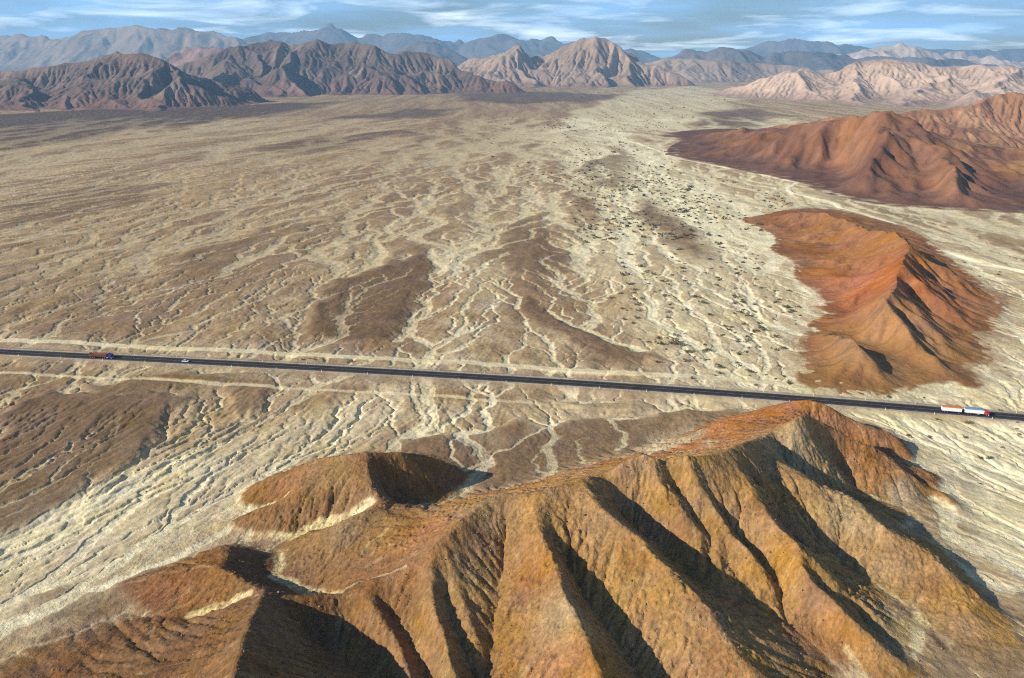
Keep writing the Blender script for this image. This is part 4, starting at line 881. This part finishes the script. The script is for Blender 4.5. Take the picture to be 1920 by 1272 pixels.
def cargo_box(name, root, x0, x1, tarp):
    mb = MB(); z0, z1 = 1.25, 3.1
    mb.box(x0, x1, -1.28, 1.28, z0, z0+.12); mb.box(x0, x1, -1.28, -1.22, z0+.12, z1); mb.box(x0, x1, 1.22, 1.28, z0+.12, z1)
    mb.box(x0, x0+.06, -1.22, 1.22, z0+.12, z1); mb.box(x1-.06, x1, -1.22, 1.22, z0+.12, z1)
    rb = mb; k = int((x1-x0)/1.1)
    for i in range(k+1):
        x = x0+.05+(x1-x0-.18)*i/k
        for s_ in (-1, 1): rb.box(x, x+.08, min(s_*1.285, s_*1.34), max(s_*1.285, s_*1.34), z0+.05, z1-.02)
    b = mb.build(name, M['white'], root)
    for q in (-1.25, 1.25): MB().box(x0-.03, x1+.03, q-.05, q+.05, z1+.002, z1+.08).build('top_rail', M['white'], b)
    tarp_mb(x0+.05, x1-.05, 1.19, z1+.04, .95).build('tarpaulin', tarp, root)
    for q in (-.95, .95): MB().box(x0, x0+.04, q-.15, q+.15, .95, 1.15).build('tail_light', M['red'], root)
    return b
def lorry_cab(root, x0, paint, tall=2.95, nose=0.0):
    """flat-fronted lorry cab with its rear at x0"""
    x1 = x0+2.25
    cab = MB().prism([(x0, .95), (x1-.1, .95), (x1, 1.1), (x1+.02, 1.9), (x1-.22, tall-.05), (x1-.5, tall), (x0, tall)], -1.24, 1.24).build('cab', paint, root, .06)
    MB().prism([(x1+.012, 1.95), (x1+.045, 1.95), (x1-.165, tall-.25), (x1-.2, tall-.25)], -1.08, 1.08).build('windscreen', M['glass'], root)
    for s_ in (-1, 1):
        MB().prism([(x0+.75, 1.95), (x1-.18, 1.95), (x1-.35, tall-.35), (x0+.75, tall-.35)], min(s_*1.235, s_*1.262), max(s_*1.235, s_*1.262)).build('side_window', M['glass'], root)
        d = MB().box(x0+.62, x1-.1, min(s_*1.236, s_*1.252), max(s_*1.236, s_*1.252), 1.0, 1.9).build('door', paint, root)
        MB().box(x0+.7, x0+.9, min(s_*1.253, s_*1.28), max(s_*1.253, s_*1.28), 1.6, 1.66).build('handle', M['steel'], d)
        MB().box(x1-.02, x1+.22, min(s_*1.27, s_*1.5), max(s_*1.27, s_*1.5), 1.95, 2.5).build('mirror', M['frame'], root)
        MB().box(x1+.0, x1+.09, s_*.9-.17, s_*.9+.17, .72, .93).build('headlight', M['lamp'], root)
    MB().box(x1-.25, x1+.08, -1.22, 1.22, .42, .70).build('bumper', M['white'], root, .03)
    MB().box(x1+.005, x1+.04, -.85, .85, 1.15, 1.75).build('grille', M['frame'], root)
    MB().prism([(x0+.1, tall+.003), (x1-.75, tall+.003), (x0+.1, tall+.55)], -1.0, 1.0).build('wind_deflector', paint, root, .04)
    return cab
def place(root, px, d, z=ROAD_Z+.005):
    p, a = road_at(px, d, z); root.location = p; root.rotation_euler = (0, 0, a)
def road_train():
    r = thing('lorry_with_trailer', 'red cab lorry with white box body under blue cover, towing an orange covered trailer', 'lorry')
    lorry_cab(r, 8.05, M['red'])
    MB().box(-1.3, 10.0, -.45, .45, .72, .98).build('chassis', M['frame'], r)
    cargo_box('cargo_body', r, -1.5, 7.75, M['tarp_b'])
    MB().cyl(5.2, -.95, .72, .32, 1.2, 'x', 16).build('fuel_tank', M['steel'], r)
    for x in (9.15, 1.35, .05):
        for s_ in (-1, 1): wheel(r, x, s_*1.06, .52, .34)
    MB().box(-3.6, -1.3, -.09, .09, .70, .86).build('drawbar', M['frame'], r)
    MB().box(-12.6, -3.3, -.45, .45, .72, .98).build('trailer_chassis', M['frame'], r)
    cargo_box('trailer_body', r, -12.8, -3.2, M['tarp_o'])
    for x in (-4.5, -10.2, -11.5):
        for s_ in (-1, 1): wheel(r, x, s_*1.06, .52, .34)
    place(r, 1813, -2.0)
road_train()
def stake_truck():
    r = thing('flatbed_lorry', 'blue cab lorry hauling a long rust orange slatted trailer on left stretch of highway', 'lorry')
    x0 = 4.9
    lorry_cab(r, x0, M['blue'], 2.9)
    MB().box(2.2, x0+2.0, -.45, .45, .70, .95).build('chassis', M['frame'], r)
    MB().box(3.9, 4.6, -1.1, 1.1, .97, 1.25).build('fifth_wheel_deck', M['frame'], r)
    MB().cyl(4.2, -.98, .70, .3, .9, 'x', 16).build('fuel_tank', M['steel'], r)
    MB().box(-8.3, 3.6, -.5, .5, .98, 1.25).build('trailer_chassis', M['frame'], r)
    bed = MB().box(-8.6, 3.8, -1.28, 1.28, 1.26, 1.42).build('trailer_bed', M['rust'], r)
    for s_ in (-1, 1):
        w = MB()
        for k in range(4): w.box(-8.6, 3.8, min(s_*1.22, s_*1.26), max(s_*1.22, s_*1.26), 1.46+k*.40, 1.78+k*.40)
        st = w
        for i in range(12): x = -8.55+i*1.115; st.box(x, x+.09, min(s_*1.262, s_*1.33), max(s_*1.262, s_*1.33), 1.30, 3.08)
        w.build('side_panel', M['rust'], r)
    MB().box(-8.6, -8.54, -1.2, 1.2, 1.44, 2.95).build('tailgate', M['rust'], r)
    MB().box(3.74, 3.80, -1.2, 1.2, 1.44, 2.95).build('headboard', M['rust'], r)
    tarp_mb(-8.4, 3.6, 1.1, 1.9, .5).build('load', M['cargo'], r)
    for x in (6.3, 3.55, 2.3, -4.9, -6.15, -7.4):
        for s_ in (-1, 1): wheel(r, x, s_*1.06, .52, .34)
    place(r, 192, -1.9)
stake_truck()
def car():
    r = thing('car', 'small white car driving alone on the highway ahead of the blue cab lorry', 'car')
    MB().prism([(-2.1, .35), (2.05, .35), (2.15, .55), (2.1, .82), (1.1, .98), (-1.9, 1.0), (-2.15, .85)], -.86, .86).build('body', M['silver'], r, .06)
    MB().prism([(1.0, .985), (.35, 1.43), (-1.15, 1.47), (-1.75, .985)], -.72, .72).build('cabin', M['silver'], r, .05)
    MB().prism([(1.03, 1.0), (.41, 1.40), (.37, 1.38), (.99, .99)], -.64, .64).build('windscreen', M['glass'], r)
    MB().prism([(-1.78, 1.0), (-1.22, 1.42), (-1.18, 1.40), (-1.74, .99)], -.62, .62).build('rear_window', M['glass'], r)
    for s_ in (-1, 1):
        MB().prism([(.85, 1.02), (.3, 1.38), (-1.08, 1.41), (-1.5, 1.02)], min(s_*.70, s_*.728), max(s_*.70, s_*.728)).build('side_window', M['glass'], r)
        MB().box(2.06, 2.14, s_*.62-.16, s_*.62+.16, .62, .78).build('headlight', M['lamp'], r)
        MB().box(-2.17, -2.1, s_*.66-.13, s_*.66+.13, .68, .85).build('tail_light', M['red'], r)
        MB().box(.62, .8, min(s_*.87, s_*1.0), max(s_*.87, s_*1.0), .98, 1.1).build('mirror', M['silver'], r)
        for x in (1.32, -1.3): wheel(r, x, s_*.78, .32, .2)
    place(r, 348, -1.8)
car()

# ------------------------------------------------------------------ marker posts along both shoulders
def post_proto():
    r = thing('marker_post', '', 'post')
    MB().box(-.13, .13, -.10, .10, -.3, 1.35, .02, .02, .02).build('shaft', M['post'], r, .015)
    MB().box(-.125, .125, -.095, .095, .92, 1.1).build('band', M['band'], r).scale = (1.06, 1.08, 1)
    return r
def copy_tree(o, parent=None):
    c = o.copy(); COL.objects.link(c); c.parent = parent
    for ch in list(o.children): copy_tree(ch, c)
    return c
NEAR = [35, 114, 193, 272, 353, 435, 518, 603, 689, 774, 861, 949, 1035, 1124, 1212, 1301, 1391, 1480, 1660, 1752, 1860]
FAR = [98, 174, 253, 331, 411, 492, 575, 656, 739, 823, 908, 994, 1080, 1166, 1252, 1340, 1432, 1526, 1622, 1716, 1812, 1906]
P0 = post_proto(); first = True
for pxs, d, lab, grp in ((NEAR, -6.1, 'short white marker post with dark band on the near shoulder of the highway', 'marker posts on the near shoulder'), (FAR, 6.1, 'short white marker post with dark band on the far shoulder of the highway', 'marker posts on the far shoulder')):
    for px in pxs:
        o = P0 if first else copy_tree(P0); first = False
        p, a = road_at(px, d, .80); o.location = p; o.rotation_euler = (radians(random.uniform(-4, 4)), radians(random.uniform(-4, 4)), a); o['label'] = lab; o['group'] = grp; o['category'] = 'post'

# ------------------------------------------------------------------ desert shrubs
def shrub_geo(r_, n, leaf):
    """low broad bush, unit width: a few woody stems and many small leaf faces in ragged clumps"""
    v = []; f = []
    nc = r_.integers(6, 10); cs = [(r_.normal(0, .24), r_.normal(0, .24), r_.uniform(.12, .30), r_.uniform(.12, .22)) for _ in range(nc)]
    for (cx, cy, cz, cr) in cs:
        a = len(v); v += [(cx*.15-.012, cy*.15, -.04), (cx*.15+.012, cy*.15, -.04), (cx, cy, cz)]; f.append((a, a+1, a+2))
        for _ in range(n//nc):
            d = r_.normal(0, 1, 3); d /= np.linalg.norm(d); rr = cr*r_.uniform(.35, 1.0)**.5
            p = np.array([cx, cy, cz])+d*rr*np.array([1, 1, .75])
            if p[2] < .01: p[2] = r_.uniform(.01, .08)
            t1 = r_.normal(0, 1, 3); t1 /= np.linalg.norm(t1); t2 = np.cross(t1, d); t2 /= np.linalg.norm(t2)+1e-6
            l = leaf*r_.uniform(.6, 1.4); a = len(v)
            v += [tuple(p-t1*l), tuple(p+t2*l*.6), tuple(p+t1*l), tuple(p-t2*l*.6)]; f.append((a, a+1, a+2, a+3))
    return v, f
SH = []
for k in range(6):
    v, f = shrub_geo(np.random.default_rng(100+k), 420, .045)
    me = bpy.data.meshes.new('shrub'); me.from_pydata(v, [], f); me.materials.append(M['shrub'] if k % 3 else M['shrub_b']); SH.append(me)
BIG = [  # px, py, width in px of the photograph, own label
 (1348, 690, 18, 'largest dark bush close beyond the highway, upper of a pair in pale wash'),
 (1351, 700, 13, 'dark green bush close beyond the highway, lower of a close pair in the pale wash'),
 (1815, 795, 13, 'round olive bush standing on pale ground just below the red cab lorry'),
 (1234, 681, 11, 'lone dark bush at the tip of the brown terrace just beyond the highway'),
 (660, 677, 9, 'single dark bush between the highway and the pale old track beyond it'),
 (1666, 745, 9, 'dark bush on the lower edge of the small brown mound beside the highway'),
 (1328, 658, 16, 'broad dark bush in the pale wash just above the close pair of bushes'),
 (1297, 710, 9, 'small dark bush nearest the highway below the close pair of bushes'),
]
MANUAL = [(1385, 665, 11), (1398, 662, 7), (1382, 681, 8), (1386, 687, 9), (1404, 653, 8), (1383, 640, 9), (1382, 636, 7), (1353, 629, 8), (1453, 633, 12), (1424, 614, 9), (1370, 614, 8), (1379, 623, 6), (1394, 608, 10), (1252, 635, 8), (1265, 629, 9), (1332, 591, 11), (1286, 583, 10), (1303, 560, 12), (1187, 564, 9), (1192, 573, 6), (1189, 552, 8), (1216, 533, 8), (1179, 535, 10), (1168, 517, 10), (1168, 502, 9), (1201, 501, 11), (1224, 515, 9), (1179, 476, 9), (1344, 522, 8), (1324, 514, 7), (1379, 558, 11), (1377, 568, 9), (1376, 587, 7), (1386, 502, 8), (1363, 493, 7), (1472, 576, 10), (1452, 546, 9), (1417, 524, 7), (1417, 722, 7), (1271, 491, 7), (1260, 518, 6), (1245, 459, 6), (1270, 469, 7), (1147, 448, 7), (1354, 464, 8), (1335, 506, 6), (1322, 647, 8), (1372, 658, 6), (1303, 668, 6), (1254, 536, 7), (1264, 560, 5), (1431, 538, 7), (1436, 559, 5), (1163, 484, 5), (1205, 514, 6), (1435, 702, 6), (1470, 690, 5), (1405, 705, 5),
          (1758, 789, 8), (1911, 810, 8), (1906, 802, 6), (1875, 772, 8), (1742, 818, 7), (1810, 821, 7), (1907, 795, 5), (1840, 766, 5), (1705, 817, 11), (1838, 855, 9), (1855, 858, 12), (1742, 820, 5), (1810, 822, 6), (1880, 838, 6), (1913, 852, 5), (1838, 905, 6), (1868, 925, 5), (567, 675, 6), (590, 676, 5), (582, 674, 5), (1733, 744, 5), (1760, 700, 4), (1885, 690, 5)]
def ground_z(P):
    P = np.array(P, float); z, _ = plain(P[:, 0], P[:, 1]); return z
ZONES = [('dark desert bush on the pale ground between highway and the near hill', 'bushes on the near side of the highway', 'near'),
         ('small dark bush scattered over the pale wash left of the orange hill', 'bushes in the wash beside the orange hill', 'wash'),
         ('tiny dark bush in the upper wash level with the far end of the orange hill', 'bushes in the upper wash', 'upper'),
         ('small dark bush on the pale flat right of the orange hill', 'bushes on the flat right of the orange hill', 'right'),
         ('tiny dark bush in the far wash below the red brown hill', 'bushes in the far wash', 'far')]
ZL = {z[2]: z for z in ZONES}
def zone(px, py):
    if py > 735 and px > 1600 or py > 770: return 'near'
    if px > 1700: return 'right'
    if py > 440: return 'wash'
    return 'upper' if py > 350 else 'far'
r_ = np.random.default_rng(21); items = [(px, py, w, lab) for px, py, w, lab in BIG]+[(px, py, w, None) for px, py, w in MANUAL]
def inpoly(x, y, P):
    c = False
    for i in range(len(P)):
        (ax, ay), (bx, by) = P[i-1], P[i]
        if (ay > y) != (by > y) and x < (bx-ax)*(y-ay)/(by-ay)+ax: c = not c
    return c
AREA = [(1180, 178), (1290, 165), (1370, 185), (1290, 225), (1235, 245), (1260, 300), (1430, 402), (1432, 440), (1470, 500), (1540, 570), (1490, 630), (1480, 720), (1300, 705), (1200, 640), (1140, 560), (1110, 470), (1170, 400), (1060, 330), (1000, 240), (1100, 205)]
TRIB = [(960, 330), (1040, 320), (1200, 420), (1180, 470), (1130, 520), (1060, 400)]
FLAT = [(1330, 330), (1400, 345), (1560, 410), (1760, 470), (1900, 515), (1890, 560), (1760, 480), (1480, 392), (1440, 395)]
cand = []
while len(cand) < 300:
    px = r_.uniform(950, 1900); py = 735-r_.uniform(0, 1)**.8*440
    a = inpoly(px, py, AREA); t = inpoly(px, py, TRIB); fl = inpoly(px, py, FLAT)
    if not (a or (t and r_.random() < .6) or (fl and r_.random() < .45)): continue
    x, y, _ = unp(px, py); pt = pn(np.array([x/45]), np.array([y/120]), 77)[0]
    if r_.random() > .45+.9*pt: continue
    w = r_.lognormal(1.05, .35)                 # metres
    cand.append((px, py, w*FOC/(y*cos(PITCH)+CAM_H*sin(PITCH)), None))
cand.sort(key=lambda c: -c[2])
items += cand[:300-len(items)]
pos = [unp(px, py)[:2] for px, py, _, _ in items]; gz = ground_z(pos)
for (px, py, w, lab), (x, y), z in zip(items, pos, gz):
    o = bpy.data.objects.new('shrub', SH[r_.integers(0, 6)]); COL.objects.link(o)
    sc = w*(y*cos(PITCH)+CAM_H*sin(PITCH))/FOC*1.15
    o.location = (x, y, z-.02*sc); o.rotation_euler = (0, 0, r_.uniform(0, 6.28)); o.scale = (sc, sc, sc*r_.uniform(.75, 1.1))
    Z_ = ZL[zone(px, py)]; tag(o, lab or Z_[0], 'bush', None if lab else Z_[1])
def far_bushes(n):
    P = []
    while len(P) < n:
        u = r_.random(); px = r_.uniform(900, 1900); py = 150+300*u**1.3
        if not (inpoly(px, py, AREA) or inpoly(px, py, TRIB) or inpoly(px, py, FLAT) or (py < 330 and 850 < px < 1250 and r_.random() < .22)): continue
        x, y, _ = unp(px, py)
        if r_.random() > .5+.9*pn(np.array([x/90]), np.array([y/300]), 78)[0]: continue
        P.append((x, y))
    z = ground_z(P); V = []; F = []
    protos = [shrub_geo(np.random.default_rng(200+k), 60, .13) for k in range(4)]
    for (x, y), zz in zip(P, z):
        v, f = protos[r_.integers(0, 4)]; b = len(V); sc = r_.lognormal(.95, .4)*(1+y/6000); a = r_.uniform(0, 6.28); ca, sa = cos(a)*sc, sin(a)*sc
        V += [(x+p[0]*ca-p[1]*sa, y+p[0]*sa+p[1]*ca, zz+p[2]*sc) for p in v]; F += [tuple(b+i for i in q) for q in f]
    me = bpy.data.meshes.new('scrub'); me.from_pydata(V, [], F); me.materials.append(M['shrub']); o = bpy.data.objects.new('scrub', me); COL.objects.link(o); o['kind'] = 'stuff'
far_bushes(1500)
print('things', time.time()-T0)

# ------------------------------------------------------------------ the air
def haze():
    m = bpy.data.materials.new('haze'); m.use_nodes = True; nt = m.node_tree; nt.nodes.clear()
    o = nt.nodes.new('ShaderNodeOutputMaterial'); v = nt.nodes.new('ShaderNodeVolumePrincipled')
    v.inputs['Color'].default_value = (.36, .67, 1.0, 1); v.inputs['Density'].default_value = 5.2e-5; v.inputs['Anisotropy'].default_value = .0
    nt.links.new(v.outputs[0], o.inputs['Volume'])
    x, y0, y1, z0, z1 = 26000, -2500, 22000, -30, 1700
    me = bpy.data.meshes.new('haze')
    me.from_pydata([(sx*x, y, z) for z in (z0, z1) for sx, y in ((-1, y0), (1, y0), (1, y1), (-1, y1))], [],
                   [(3, 2, 1, 0), (4, 5, 6, 7), (0, 1, 5, 4), (1, 2, 6, 5), (2, 3, 7, 6), (3, 0, 4, 7)])
    me.materials.append(m); ob = bpy.data.objects.new('haze', me); COL.objects.link(ob); ob['kind'] = 'stuff'
haze()
print('done', time.time()-T0)
